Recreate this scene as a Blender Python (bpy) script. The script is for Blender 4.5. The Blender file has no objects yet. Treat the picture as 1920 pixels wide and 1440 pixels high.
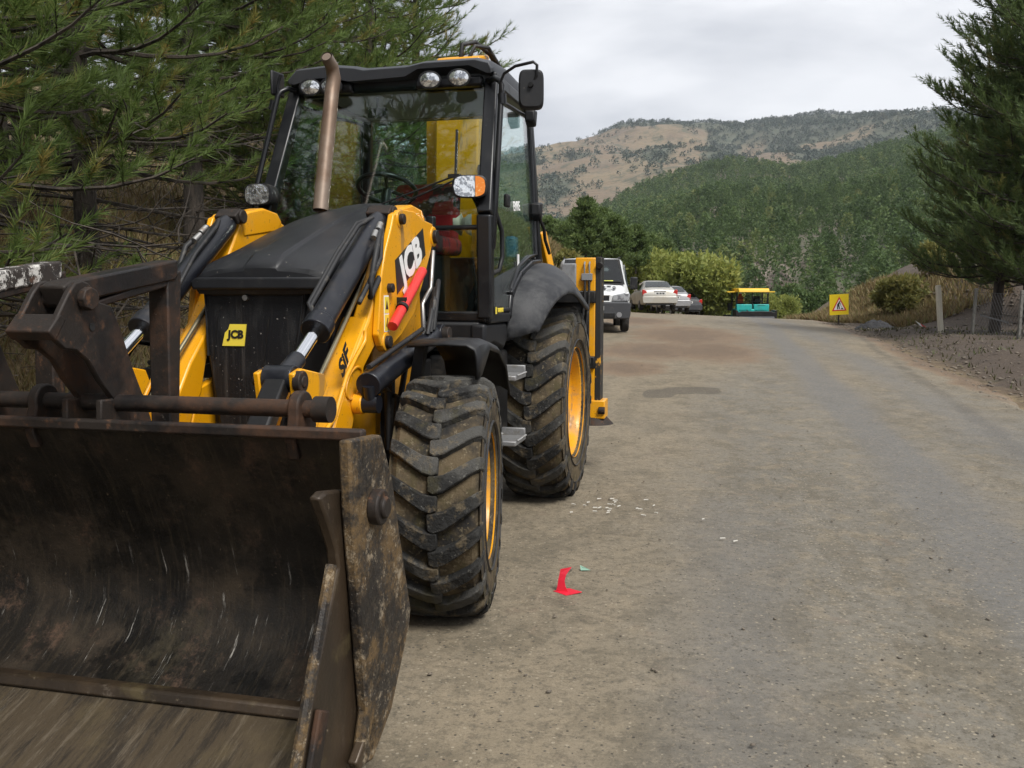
import bpy, math, random
import numpy as np
from mathutils import Vector, Matrix, Euler
R = math.radians
SC = bpy.context.scene
COL = SC.collection

# ------------------------------------------------------------------ camera, sky, sun, exposure
CAM_H, FPX, PITCH = 1.5, 1700.0, math.atan(175 / 1700.0)
cam_d = bpy.data.cameras.new('camera'); cam = bpy.data.objects.new('camera', cam_d); COL.objects.link(cam)
cam.location = (0, 0, CAM_H); cam.rotation_euler = (R(90) - PITCH, 0, 0)
cam_d.sensor_width = 36; cam_d.lens = 36 * FPX / 1920; cam_d.clip_start = .05; cam_d.clip_end = 9000
SC.camera = cam
SUN_EL, SUN_AZ = 52.0, 150.0            # azimuth measured clockwise from +Y (away from the camera)
world = bpy.data.worlds.new('World'); SC.world = world; world.use_nodes = True
wt = world.node_tree; wt.nodes.clear()
def wn(t, **k):
    n = wt.nodes.new(t)
    for a, b in k.items(): setattr(n, a, b)
    return n
w_out = wn('ShaderNodeOutputWorld'); w_bg = wn('ShaderNodeBackground')
w_sky = wn('ShaderNodeTexSky', sky_type='NISHITA', sun_disc=False, sun_elevation=R(SUN_EL), sun_rotation=R(SUN_AZ))
w_mul = wn('ShaderNodeMix', data_type='RGBA', blend_type='MULTIPLY'); w_mul.inputs[0].default_value = 1
w_mul.inputs[7].default_value = (.8, .8, .8, 1)
w_tc = wn('ShaderNodeTexCoord'); w_map = wn('ShaderNodeMapping'); w_map.inputs['Scale'].default_value = (1.0, 1.0, 3.2)
w_map.inputs['Location'].default_value = (.3, .1, .15)
w_n = wn('ShaderNodeTexNoise'); w_n.inputs['Scale'].default_value = 2.6; w_n.inputs['Detail'].default_value = 7; w_n.inputs['Roughness'].default_value = .5
w_n.inputs['Distortion'].default_value = .25
w_r = wn('ShaderNodeValToRGB')
w_r.color_ramp.elements[0].position = .37; w_r.color_ramp.elements[0].color = (1.90, 1.97, 2.16, 1)
w_r.color_ramp.elements[1].position = .57; w_r.color_ramp.elements[1].color = (3.5, 3.52, 3.62, 1)
w_mix = wn('ShaderNodeMix', data_type='RGBA'); w_mix.inputs[0].default_value = .95
wt.links.new(w_tc.outputs['Generated'], w_map.inputs[0]); wt.links.new(w_map.outputs[0], w_n.inputs['Vector'])
wt.links.new(w_n.outputs['Fac'], w_r.inputs[0]); wt.links.new(w_sky.outputs[0], w_mul.inputs[6])
wt.links.new(w_mul.outputs[2], w_mix.inputs[6]); wt.links.new(w_r.outputs[0], w_mix.inputs[7])
wt.links.new(w_mix.outputs[2], w_bg.inputs['Color']); w_bg.inputs['Strength'].default_value = .1
wt.links.new(w_bg.outputs[0], w_out.inputs[0])
sun_d = bpy.data.lights.new('sun', 'SUN'); sun_o = bpy.data.objects.new('sun', sun_d); COL.objects.link(sun_o)
sun_d.energy = 1.5; sun_d.angle = R(20); sun_d.color = (1.0, .97, .92)
sun_o.location = (5, -5, 20)
_sd = Vector((math.sin(R(SUN_AZ)) * math.cos(R(SUN_EL)), math.cos(R(SUN_AZ)) * math.cos(R(SUN_EL)), math.sin(R(SUN_EL))))
sun_o.rotation_euler = _sd.to_track_quat('Z', 'Y').to_euler()
vs = SC.view_settings; vs.view_transform = 'Standard'; vs.look = 'None'; vs.exposure = 1.56; vs.gamma = 1; vs.use_curve_mapping = False
SC.cycles.use_denoising = True
SC.cycles.max_bounces = 8; SC.cycles.transparent_max_bounces = 16; SC.cycles.volume_bounces = 0
SC.cycles.caustics_reflective = False; SC.cycles.caustics_refractive = False

# ------------------------------------------------------------------ measuring: photo pixel -> point on a plane of the place
def ray(px, py):
    x = (px - 960) / FPX; y = (720 - py) / FPX; c, s = math.cos(PITCH), math.sin(PITCH)
    return np.array([x, c + y * s, -s + y * c])
def at(px, py, d):                      # world point at depth y = d
    r = ray(px, py); return Vector(r * (d / r[1])) + Vector((0, 0, CAM_H))
def on_ground(px, py, z=0.0):
    r = ray(px, py); return Vector(r * ((z - CAM_H) / r[2])) + Vector((0, 0, CAM_H))
YAW = -.235                              # the backhoe loader: local x forward, y left, z up
FW = np.array([math.sin(YAW), -math.cos(YAW), 0]); LF = np.array([math.cos(YAW), math.sin(YAW), 0]); UPV = np.array([0, 0, 1.])
ORG = np.array([-.576, 6.847, 0]) + .1 * LF
RM = np.stack([FW, LF, UPV])
_o = RM @ (np.array([0, 0, CAM_H]) - ORG)
def M(px, py, ax, val):                  # photo pixel -> machine coordinates on the plane ax = val
    d = RM @ ray(px, py); i = 'uvw'.index(ax); t = (val - _o[i]) / d[i]
    return Vector(_o + t * d)
def MUW(pts, v): return [(M(a, b, 'v', v).x, M(a, b, 'v', v).z) for a, b in pts]

# ------------------------------------------------------------------ mesh builder
class MB:
    def __init__(s): s.v = []; s.f = []
    def add(s, vs, fs):
        n = len(s.v); s.v += [tuple(p) for p in vs]; s.f += [tuple(i + n for i in f) for f in fs]; return s
    def box(s, c, size, rot=None):
        hx, hy, hz = (q / 2 for q in size); m = rot.to_matrix() if rot is not None else None
        vs = []
        for z in (-hz, hz):
            for x, y in ((-hx, -hy), (hx, -hy), (hx, hy), (-hx, hy)):
                p = Vector((x, y, z)); p = m @ p if m else p; vs.append(p + Vector(c))
        return s.add(vs, [(3, 2, 1, 0), (4, 5, 6, 7), (0, 1, 5, 4), (1, 2, 6, 5), (2, 3, 7, 6), (3, 0, 4, 7)])
    def bar(s, a, b, w, h, up=(0, 0, 1), w2=None, h2=None):
        a, b = Vector(a), Vector(b); d = (b - a).normalized(); u = Vector(up)
        sd = d.cross(u)
        if sd.length < 1e-4: sd = d.cross(Vector((1, 0, 0)))
        sd.normalize(); u = sd.cross(d).normalized(); w2 = w if w2 is None else w2; h2 = h if h2 is None else h2
        vs = [p + sd * (x * ww / 2) + u * (y * hh / 2) for p, ww, hh in ((a, w, h), (b, w2, h2)) for x, y in ((-1, -1), (1, -1), (1, 1), (-1, 1))]
        return s.add(vs, [(0, 1, 2, 3), (7, 6, 5, 4), (1, 0, 4, 5), (2, 1, 5, 6), (3, 2, 6, 7), (0, 3, 7, 4)])
    def prism(s, poly, a, b, ax='v'):
        # poly: (p,q) outline; ax 'v': p->x,q->z extruded along y; 'u': p->y,q->z along x; 'w': p->x,q->y along z
        def P(p, q, t): return {'v': (p, t, q), 'u': (t, p, q), 'w': (p, q, t)}[ax]
        n = len(poly); ar = sum(poly[i][0] * poly[(i + 1) % n][1] - poly[(i + 1) % n][0] * poly[i][1] for i in range(n))
        pl = list(poly) if ar > 0 else list(poly)[::-1]
        if ax == 'v': pl = pl[::-1]
        if a > b: a, b = b, a
        vs = [P(p, q, a) for p, q in pl] + [P(p, q, b) for p, q in pl]
        fs = [tuple(range(n - 1, -1, -1)), tuple(range(n, 2 * n))] + [(i, (i + 1) % n, n + (i + 1) % n, n + i) for i in range(n)]
        return s.add(vs, fs)
    def tube(s, pts, r, seg=10, caps=True):
        pts = [Vector(p) for p in pts]; rs = r if isinstance(r, (list, tuple)) else [r] * len(pts)
        ref = None; vs = []; n = len(pts)
        for i, p in enumerate(pts):
            d = (pts[min(i + 1, n - 1)] - pts[max(i - 1, 0)]).normalized()
            if ref is None:
                ref = d.orthogonal().normalized()
            ref = (ref - d * ref.dot(d))
            if ref.length < 1e-5: ref = d.orthogonal()
            ref.normalize(); b = d.cross(ref)
            for k in range(seg):
                t = 2 * math.pi * k / seg; vs.append(p + (ref * math.cos(t) + b * math.sin(t)) * rs[i])
        fs = [(i * seg + k, i * seg + (k + 1) % seg, (i + 1) * seg + (k + 1) % seg, (i + 1) * seg + k) for i in range(n - 1) for k in range(seg)]
        if caps: fs += [tuple(range(seg - 1, -1, -1)), tuple(range((n - 1) * seg, n * seg))]
        return s.add(vs, fs)
    def lathe(s, prof, c=(0, 0, 0), axis=(0, 1, 0), seg=32, ref=None):
        # prof: (radius, along) pairs
        c = Vector(c); d = Vector(axis).normalized(); e = Vector(ref) if ref else d.orthogonal().normalized(); b = d.cross(e)
        vs = []; n = len(prof)
        for r_, h_ in prof:
            for k in range(seg):
                t = 2 * math.pi * k / seg; vs.append(c + d * h_ + (e * math.cos(t) + b * math.sin(t)) * r_)
        fs = [(i * seg + k, i * seg + (k + 1) % seg, (i + 1) * seg + (k + 1) % seg, (i + 1) * seg + k) for i in range(n - 1) for k in range(seg)]
        return s.add(vs, fs)
    def disc(s, c, n, r, t, seg=20):     # short solid cylinder
        c = Vector(c); n = Vector(n).normalized(); return s.tube([c - n * t / 2, c + n * t / 2], r, seg)
    def loft(s, rings, close=False, caps=False):
        n = len(rings[0]); vs = [p for r_ in rings for p in r_]; m = len(rings)
        kk = n if close else n - 1
        fs = [(i * n + k, i * n + (k + 1) % n, (i + 1) * n + (k + 1) % n, (i + 1) * n + k) for i in range(m - 1) for k in range(kk)]
        if caps: fs += [tuple(range(n - 1, -1, -1)), tuple(range((m - 1) * n, m * n))]
        return s.add(vs, fs)
    def ell(s, c, rx, ry, rz, seg=14, rings=8):
        c = Vector(c); vs = []
        for i in range(rings + 1):
            a = math.pi * i / rings
            for k in range(seg):
                t = 2 * math.pi * k / seg
                vs.append(c + Vector((rx * math.sin(a) * math.cos(t), ry * math.sin(a) * math.sin(t), -rz * math.cos(a))))
        fs = [(i * seg + k, i * seg + (k + 1) % seg, (i + 1) * seg + (k + 1) % seg, (i + 1) * seg + k) for i in range(rings) for k in range(seg)]
        return s.add(vs, fs)
    def mirror(s):
        n = len(s.v); s.v += [(x, -y, z) for x, y, z in s.v]; s.f += [tuple(i + n for i in f[::-1]) for f in s.f]; return s
    def flip_y(s):
        s.v = [(x, -y, z) for x, y, z in s.v]; s.f = [f[::-1] for f in s.f]; return s
    def build(s, name, m, parent=None, smooth=35, bevel=0, seg=2, loc=None, solid=0):
        me = bpy.data.meshes.new(name); me.from_pydata(s.v, [], s.f); me.validate(); me.update()
        if m is not None: me.materials.append(m)
        if smooth:
            me.polygons.foreach_set('use_smooth', [True] * len(me.polygons)); me.set_sharp_from_angle(angle=R(smooth))
        o = bpy.data.objects.new(name, me); COL.objects.link(o)
        if parent is not None: o.parent = parent
        if loc is not None: o.location = loc
        if solid:
            md = o.modifiers.new('solid', 'SOLIDIFY'); md.thickness = solid; md.offset = 0
        if bevel:
            md = o.modifiers.new('bevel', 'BEVEL'); md.width = bevel; md.segments = seg; md.limit_method = 'ANGLE'; md.angle_limit = R(40)
        return o
def tag(o, label=None, cat=None, group=None, kind=None):
    if label: o['label'] = label
    if cat: o['category'] = cat
    if group: o['group'] = group
    if kind: o['kind'] = kind
    return o
def empty(name, loc=(0, 0, 0), rz=0, parent=None):
    o = bpy.data.objects.new(name, None); COL.objects.link(o); o.location = loc; o.rotation_euler = (0, 0, rz); o.empty_display_size = .2
    if parent is not None: o.parent = parent
    return o
def copy_tree(o, parent=None):
    c = o.copy(); COL.objects.link(c); c.parent = parent
    for ch in o.children: copy_tree(ch, c)
    return c
def raw_mesh(name, v, f, m, parent=None, attrs=None, smooth=False):
    v = np.asarray(v, dtype=np.float32); f = np.asarray(f, dtype=np.int32); k = f.shape[1]
    me = bpy.data.meshes.new(name); me.vertices.add(len(v)); me.vertices.foreach_set('co', v.ravel())
    me.loops.add(f.size); me.loops.foreach_set('vertex_index', f.ravel())
    me.polygons.add(len(f)); me.polygons.foreach_set('loop_start', np.arange(0, f.size, k, dtype=np.int32))
    me.polygons.foreach_set('loop_total', np.full(len(f), k, dtype=np.int32))
    if smooth: me.polygons.foreach_set('use_smooth', [True] * len(f))
    for an, (dom, arr) in (attrs or {}).items():
        at_ = me.attributes.new(an, 'FLOAT', dom); at_.data.foreach_set('value', np.asarray(arr, dtype=np.float32))
    me.update(calc_edges=True)
    if m is not None: me.materials.append(m)
    o = bpy.data.objects.new(name, me); COL.objects.link(o)
    if parent is not None: o.parent = parent
    return o
def text(string, origin, xd, yd, size, m, name='lettering', parent=None, bold=.0, depth=.0012, shear=0, width=1.0, align='CENTER', space=1.0):
    cu = bpy.data.curves.new(name, 'FONT'); cu.body = string; cu.size = size; cu.offset = bold; cu.extrude = depth; cu.shear = shear
    cu.align_x = align; cu.align_y = 'CENTER'; cu.space_character = space; cu.resolution_u = 3
    t = bpy.data.objects.new(name + '_curve', cu); COL.objects.link(t)
    dg = bpy.context.evaluated_depsgraph_get(); me = bpy.data.meshes.new_from_object(t.evaluated_get(dg)); bpy.data.objects.remove(t)
    me.name = name; me.materials.clear(); me.materials.append(m)
    o = bpy.data.objects.new(name, me); COL.objects.link(o)
    x = Vector(xd).normalized(); y = Vector(yd); y = (y - x * y.dot(x)).normalized(); z = x.cross(y)
    mat = Matrix((x * width, y, z)).transposed().to_4x4(); mat.translation = Vector(origin)
    if parent is not None: o.parent = parent
    o.matrix_local = mat
    return o

# ------------------------------------------------------------------ procedural materials
def mat(name, base, rough=.6, metal=0.0, layers=(), bump=(), coat=0, spec=.5, rough_var=0, space='Object', attr=None):
    """layers: dicts color, scale, lo, hi, detail, stretch, amt, rough; bump: (scale, strength, distance[, stretch]) tuples"""
    m = bpy.data.materials.new(name); m.use_nodes = True; t = m.node_tree; N = t.nodes; Lk = t.links
    b = N['Principled BSDF']; b.inputs['Metallic'].default_value = metal; b.inputs['Roughness'].default_value = rough
    b.inputs['Specular IOR Level'].default_value = spec; b.inputs['Coat Weight'].default_value = coat; b.inputs['Coat Roughness'].default_value = .2
    tc = N.new('ShaderNodeTexCoord'); vec = tc.outputs[space]
    def mapped(st, off=(0, 0, 0)):
        if st is None and off == (0, 0, 0): return vec
        mp = N.new('ShaderNodeMapping'); mp.inputs['Scale'].default_value = st or (1, 1, 1); mp.inputs['Location'].default_value = off; Lk.new(vec, mp.inputs[0]); return mp.outputs[0]
    c0 = N.new('ShaderNodeRGB'); c0.outputs[0].default_value = (*base, 1); cur = c0.outputs[0]; rcur = None
    for i, l in enumerate(layers):
        if l.get('kind') == 'voronoi':
            n = N.new('ShaderNodeTexVoronoi'); n.inputs['Scale'].default_value = l['scale']; fo = n.outputs['Distance']
        elif l.get('kind') == 'cell':
            n = N.new('ShaderNodeTexVoronoi'); n.inputs['Scale'].default_value = l['scale']; sp = N.new('ShaderNodeSeparateColor')
            Lk.new(n.outputs['Color'], sp.inputs[0]); fo = sp.outputs[0]
        elif l.get('kind') == 'attr':
            n = N.new('ShaderNodeAttribute'); n.attribute_name = l['attr']; fo = n.outputs['Fac']
        else:
            n = N.new('ShaderNodeTexNoise'); n.inputs['Scale'].default_value = l['scale']; n.inputs['Detail'].default_value = l.get('detail', 5)
            n.inputs['Roughness'].default_value = l.get('nr', .6); n.inputs['Distortion'].default_value = l.get('dist', 0); fo = n.outputs['Fac']
        if l.get('kind') != 'attr': Lk.new(mapped(l.get('stretch'), l.get('off', (i * 3.7, i * 1.3, i * 2.1))), n.inputs['Vector'])
        mr = N.new('ShaderNodeMapRange'); mr.interpolation_type = 'SMOOTHSTEP'; mr.inputs[1].default_value = l.get('lo', .45); mr.inputs[2].default_value = l.get('hi', .6)
        mr.inputs[4].default_value = l.get('amt', 1); Lk.new(fo, mr.inputs[0]); fac = mr.outputs[0]
        if 'by' in l:                    # limited to a range along one axis of the object
            ax, a0, a1 = l['by']; sx = N.new('ShaderNodeSeparateXYZ'); Lk.new(vec, sx.inputs[0]); m2 = N.new('ShaderNodeMapRange'); m2.interpolation_type = 'SMOOTHSTEP'
            m2.inputs[1].default_value = a0; m2.inputs[2].default_value = a1; Lk.new(sx.outputs['xyz'.index(ax)], m2.inputs[0])
            mm = N.new('ShaderNodeMath'); mm.operation = 'MULTIPLY'; Lk.new(fac, mm.inputs[0]); Lk.new(m2.outputs[0], mm.inputs[1]); fac = mm.outputs[0]
        mx = N.new('ShaderNodeMix'); mx.data_type = 'RGBA'; Lk.new(fac, mx.inputs[0]); Lk.new(cur, mx.inputs[6]); mx.inputs[7].default_value = (*l['color'], 1); cur = mx.outputs[2]
        if 'rough' in l:
            rx = N.new('ShaderNodeMix'); rx.data_type = 'FLOAT'; Lk.new(fac, rx.inputs[0])
            if rcur is None: rx.inputs[2].default_value = rough
            else: Lk.new(rcur, rx.inputs[2])
            rx.inputs[3].default_value = l['rough']; rcur = rx.outputs[0]
    Lk.new(cur, b.inputs['Base Color'])
    if rcur is not None: Lk.new(rcur, b.inputs['Roughness'])
    nrm = None
    for i, bp in enumerate(bump):
        n = N.new('ShaderNodeTexNoise'); n.inputs['Scale'].default_value = bp[0]; n.inputs['Detail'].default_value = 4
        Lk.new(mapped(bp[3] if len(bp) > 3 else None, (i * 5.1 + .01, 0, 0)), n.inputs['Vector'])
        bn = N.new('ShaderNodeBump'); bn.inputs['Strength'].default_value = bp[1]; bn.inputs['Distance'].default_value = bp[2]; Lk.new(n.outputs['Fac'], bn.inputs['Height'])
        if nrm is not None: Lk.new(nrm, bn.inputs['Normal'])
        nrm = bn.outputs[0]
    if nrm is not None: Lk.new(nrm, b.inputs['Normal'])
    return m
def glass_mat(name, tint, refl=1.0, rough=.01):
    m = bpy.data.materials.new(name); m.use_nodes = True; t = m.node_tree; N = t.nodes; Lk = t.links; N.remove(N['Principled BSDF'])
    tr = N.new('ShaderNodeBsdfTransparent'); tr.inputs[0].default_value = (*tint, 1); gl = N.new('ShaderNodeBsdfGlossy'); gl.inputs['Roughness'].default_value = rough
    gl.inputs['Color'].default_value = (refl, refl, refl, 1)
    lw = N.new('ShaderNodeLayerWeight'); lw.inputs[0].default_value = .5; pw = N.new('ShaderNodeMath'); pw.operation = 'POWER'; pw.inputs[1].default_value = 4.0; Lk.new(lw.outputs['Facing'], pw.inputs[0])
    fr = N.new('ShaderNodeMapRange'); fr.inputs[3].default_value = .045; fr.inputs[4].default_value = 1.0; Lk.new(pw.outputs[0], fr.inputs[0]); mx = N.new('ShaderNodeMixShader'); Lk.new(fr.outputs[0], mx.inputs[0])
    Lk.new(tr.outputs[0], mx.inputs[1]); Lk.new(gl.outputs[0], mx.inputs[2]); Lk.new(mx.outputs[0], N['Material Output'].inputs[0]); return m
MT = {}
DUST = (.20, .16, .11)
MT['yellow'] = mat('yellow_paint', (.74, .335, .004), .36, coat=.15, layers=[
    dict(color=(.66, .27, .004), scale=2.2, lo=.4, hi=.75, amt=.5), dict(color=(.42, .25, .08), scale=4, lo=.50, hi=.72, amt=.5, rough=.8, detail=10, nr=.75),
    dict(color=(.10, .065, .035), scale=11, lo=.60, hi=.66, amt=.75, rough=.8, detail=10, nr=.8), dict(color=(.05, .035, .022), scale=40, lo=.62, hi=.67, amt=.85, rough=.8, detail=6, nr=.75), dict(color=(.20, .13, .07), scale=9, lo=.60, hi=.66, amt=.6, stretch=(1, 1, .18), detail=9)], bump=[(60, .06, .002), (9, .08, .01)])
MT['rim'] = mat('muddy_yellow_rim', (.74, .335, .004), .36, coat=.15, layers=[
    dict(color=(.66, .27, .004), scale=2.2, lo=.4, hi=.75, amt=.5), dict(color=(.30, .20, .10), scale=4, lo=.42, hi=.62, amt=.75, rough=.8, detail=10, nr=.75),
    dict(color=(.10, .065, .035), scale=11, lo=.60, hi=.66, amt=.75, rough=.8, detail=10, nr=.8), dict(color=(.05, .035, .022), scale=40, lo=.62, hi=.67, amt=.85, rough=.8, detail=6, nr=.75), dict(color=(.20, .13, .07), scale=9, lo=.60, hi=.66, amt=.6, stretch=(1, 1, .18), detail=9)], bump=[(60, .06, .002), (9, .08, .01)])
MT['black_plastic'] = mat('black_moulded_plastic', (.008, .0085, .010), .5, spec=.35, layers=[
    dict(color=(.020, .020, .021), scale=3, lo=.4, hi=.7, amt=.6), dict(color=(.12, .11, .09), scale=60, lo=.67, hi=.72, amt=.5, rough=.9), dict(color=(.06, .052, .04), scale=6, lo=.52, hi=.75, amt=.5, rough=.9, detail=9)], bump=[(220, .12, .001)])
MT['hood'] = mat('black_bonnet_plastic', (.0085, .009, .011), .40, spec=.4, layers=[
    dict(color=(.018, .0185, .020), scale=2.5, lo=.35, hi=.7, amt=.8, rough=.5), dict(color=(.10, .09, .075), scale=5, lo=.54, hi=.78, amt=.4, rough=.8, detail=10, nr=.75), dict(color=(.28, .26, .22), scale=48, lo=.69, hi=.73, amt=.7, rough=.9),
    dict(color=(.5, .45, .36), scale=14, lo=.74, hi=.76, amt=.9, rough=.9)], bump=[(260, .10, .001)])
MT['grille'] = mat('perforated_black_grille', (.006, .0065, .008), .5, spec=.3, layers=[
    dict(color=(.045, .045, .044), scale=11, lo=.45, hi=.75, amt=.45, stretch=(1, 1, .35), rough=.9),
    dict(color=(.32, .31, .29), scale=60, lo=.66, hi=.70, amt=.8, rough=.9), dict(color=(.11, .10, .09), scale=5, lo=.52, hi=.78, amt=.45, stretch=(1, 6, .3), detail=9)], bump=[(180, .5, .004)])
MT['cyl'] = mat('black_cylinder_paint', (.009, .010, .014), .33, spec=.45, layers=[
    dict(color=(.026, .027, .03), scale=7, lo=.5, hi=.75, amt=.6, rough=.6), dict(color=(.20, .17, .13), scale=38, lo=.66, hi=.71, amt=.65, rough=.9), dict(color=(.07, .055, .04), scale=6, lo=.55, hi=.75, amt=.5, rough=.9, detail=9)], bump=[(80, .08, .002)])
MT['chrome'] = mat('chromed_rod', (.85, .86, .88), .12, 1.0)
MT['steel'] = mat('bare_steel', (.42, .41, .39), .42, .9, layers=[dict(color=(.16, .10, .06), scale=16, lo=.5, hi=.7, amt=.7, rough=.8)])
MT['step'] = mat('grey_cast_step', (.28, .28, .28), .5, .6, layers=[dict(color=(.16, .14, .11), scale=20, lo=.5, hi=.7, amt=.6, rough=.9)])
MT['rust'] = mat('dark_rusted_steel', (.022, .017, .014), .6, .2, spec=.35, layers=[
    dict(color=(.075, .036, .019), scale=5, lo=.45, hi=.66, amt=.8, rough=.85, detail=10, nr=.7), dict(color=(.15, .072, .036), scale=15, lo=.55, hi=.68, amt=.7, rough=.9, detail=9, nr=.75),
    dict(color=(.007, .007, .008), scale=3.1, lo=.5, hi=.62, amt=.7, rough=.35), dict(color=(.20, .17, .14), scale=34, lo=.63, hi=.68, amt=.6, rough=.8, detail=9, nr=.8)], bump=[(40, .35, .004), (160, .3, .002)])
MT['rust_white'] = mat('rusted_steel_flaking_white_paint', (.030, .023, .019), .7, .1, layers=[
    dict(color=(.60, .58, .54), scale=6, lo=.505, hi=.53, detail=10, nr=.8, amt=.95, rough=.6, stretch=(1.6, 1, 1)), dict(color=(.09, .042, .022), scale=17, lo=.58, hi=.66, amt=.8), dict(color=(.02, .016, .014), scale=26, lo=.56, hi=.6, amt=.8, detail=8)], bump=[(50, .3, .004)])
MT['bucket'] = mat('worn_bucket_steel', (.0115, .0095, .0075), .52, .25, spec=.35, layers=[
    dict(color=(.042, .030, .019), scale=2.6, lo=.44, hi=.66, amt=.9, rough=.75, detail=10, nr=.7), dict(color=(.095, .056, .036), scale=3.4, lo=.53, hi=.66, amt=.75, rough=.85, detail=11, nr=.8),
    dict(color=(.058, .046, .022), scale=2.0, lo=.54, hi=.72, amt=.6, rough=.9, detail=9, nr=.7), dict(color=(.004, .004, .004), scale=3, lo=.50, hi=.60, amt=.8, rough=.4, off=(2, 8, 1), detail=9, nr=.7),
    dict(color=(.050, .038, .024), scale=9, lo=.50, hi=.66, amt=.5, stretch=(.6, 6, .35), detail=10, nr=.75),
    dict(color=(.42, .40, .36), scale=5, lo=.60, hi=.68, amt=.75, stretch=(.6, 9, .6), detail=10, nr=.75, rough=.8, by=('z', .68, .55)), dict(color=(.15, .11, .07), scale=40, lo=.62, hi=.68, amt=.7, detail=8, nr=.8)], bump=[(30, .35, .006), (120, .45, .003)])
MT['bucket_floor'] = mat('worn_muddy_floor_plate', (.080, .060, .038), .5, .35, layers=[
    dict(color=(.026, .020, .014), scale=3.2, lo=.45, hi=.56, amt=.9, stretch=(.55, 3.6, 1), detail=13, nr=.8, rough=.7), dict(color=(.165, .135, .098), scale=5, lo=.52, hi=.64, amt=.75, stretch=(.45, 4.5, 1), detail=13, nr=.8, rough=.4), dict(color=(.105, .078, .036), scale=2.4, lo=.5, hi=.66, amt=.6, detail=10, rough=.85), dict(color=(.22, .20, .17), scale=9, lo=.60, hi=.66, amt=.6, stretch=(.3, 5, 1), detail=12, nr=.8, rough=.35)], bump=[(18, .35, .006, (.5, 3, 1)), (120, .25, .003)])
MT['side_plate'] = mat('scratched_bucket_side_steel', (.032, .027, .022), .62, .2, spec=.35, layers=[
    dict(color=(.155, .098, .042), scale=7, lo=.45, hi=.60, amt=.8, detail=12, nr=.8, rough=.9), dict(color=(.32, .26, .18), scale=17, lo=.53, hi=.60, amt=.75, detail=12, nr=.85, rough=.9),
    dict(color=(.012, .011, .011), scale=6, lo=.50, hi=.58, amt=.8, off=(9, 1, 4), rough=.45, detail=10, nr=.75), dict(color=(.36, .32, .27), scale=60, lo=.60, hi=.66, amt=.7, detail=8, nr=.8)], bump=[(40, .5, .006), (150, .5, .003)])
MT['jaw'] = mat('polished_brown_jaw_steel', (.055, .037, .022), .42, .3, layers=[
    dict(color=(.022, .016, .011), scale=3.0, lo=.42, hi=.62, amt=.85, stretch=(1, 1, .5), detail=10), dict(color=(.26, .21, .14), scale=22, lo=.60, hi=.66, amt=.7, detail=11, nr=.85, rough=.9),
    dict(color=(.10, .075, .03), scale=4, lo=.55, hi=.68, amt=.6, rough=.8, detail=9), dict(color=(.16, .13, .10), scale=9, lo=.58, hi=.66, amt=.5, stretch=(2.5, 1, .4), detail=11, nr=.8)], bump=[(60, .3, .004)])
MT['rubber'] = mat('tyre_rubber_with_mud', (.022, .021, .020), .9, spec=.2, layers=[
    dict(color=(.115, .086, .050), scale=4.5, lo=.38, hi=.58, amt=.85, detail=9), dict(color=(.065, .054, .026), scale=11, lo=.5, hi=.66, amt=.75), dict(color=(.19, .155, .10), scale=45, lo=.56, hi=.66, amt=.65, detail=8)], bump=[(90, .7, .005), (25, .5, .008)])
MT['lug'] = mat('worn_tread_lug_rubber', (.062, .060, .055), .9, spec=.25, layers=[
    dict(color=(.014, .014, .014), scale=2.6, lo=.42, hi=.56, amt=.92, detail=7), dict(color=(.135, .105, .064), scale=8, lo=.52, hi=.64, amt=.75, detail=10, nr=.75), dict(color=(.15, .145, .13), scale=34, lo=.57, hi=.64, amt=.75, detail=9, nr=.8), dict(color=(.055, .048, .022), scale=4, lo=.55, hi=.68, amt=.7, off=(5, 2, 7))], bump=[(110, .8, .005), (35, .7, .012)])
MT['sidewall'] = mat('tyre_sidewall_rubber', (.026, .026, .027), .75, spec=.35, layers=[dict(color=(.075, .067, .053), scale=6, lo=.45, hi=.7, amt=.7)], bump=[(50, .2, .003)])
MT['black'] = mat('black_chassis_paint', (.007, .007, .0075), .5, spec=.35, layers=[dict(color=(.045, .038, .029), scale=9, lo=.5, hi=.7, amt=.6, rough=.9)], bump=[(60, .15, .003)])
MT['cab_black'] = mat('black_cab_frame', (.006, .0065, .008), .34, spec=.45, layers=[dict(color=(.022, .022, .022), scale=5, lo=.5, hi=.75, amt=.5, rough=.6), dict(color=(.16, .15, .13), scale=60, lo=.67, hi=.72, amt=.45)])
MT['roof'] = mat('grey_black_cab_roof', (.032, .035, .042), .5, layers=[dict(color=(.040, .041, .044), scale=3, lo=.4, hi=.7, amt=.6), dict(color=(.15, .14, .12), scale=70, lo=.68, hi=.73, amt=.5)], bump=[(200, .08, .001)])
MT['fender'] = mat('scuffed_grey_fender_plastic', (.016, .017, .020), .55, spec=.4, layers=[
    dict(color=(.080, .081, .082), scale=4, lo=.42, hi=.64, amt=.85, detail=11, nr=.8, rough=.85), dict(color=(.17, .165, .155), scale=16, lo=.60, hi=.70, amt=.65, detail=10, nr=.85)], bump=[(40, .15, .003)])
MT['exhaust'] = mat('heat_browned_exhaust', (.17, .115, .080), .48, .45, layers=[
    dict(color=(.24, .19, .15), scale=4, lo=.4, hi=.65, amt=.9), dict(color=(.085, .045, .03), scale=8, lo=.52, hi=.72, amt=.7, stretch=(1, 1, .3), rough=.6)], bump=[(60, .1, .002)])
MT['red'] = mat('red_paint', (.62, .03, .025), .45, layers=[dict(color=(.4, .03, .02), scale=6, lo=.5, hi=.8, amt=.5)])
MT['white_print'] = mat('white_print', (.78, .78, .76), .5)
MT['black_print'] = mat('black_print', (.012, .012, .012), .5)
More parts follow.
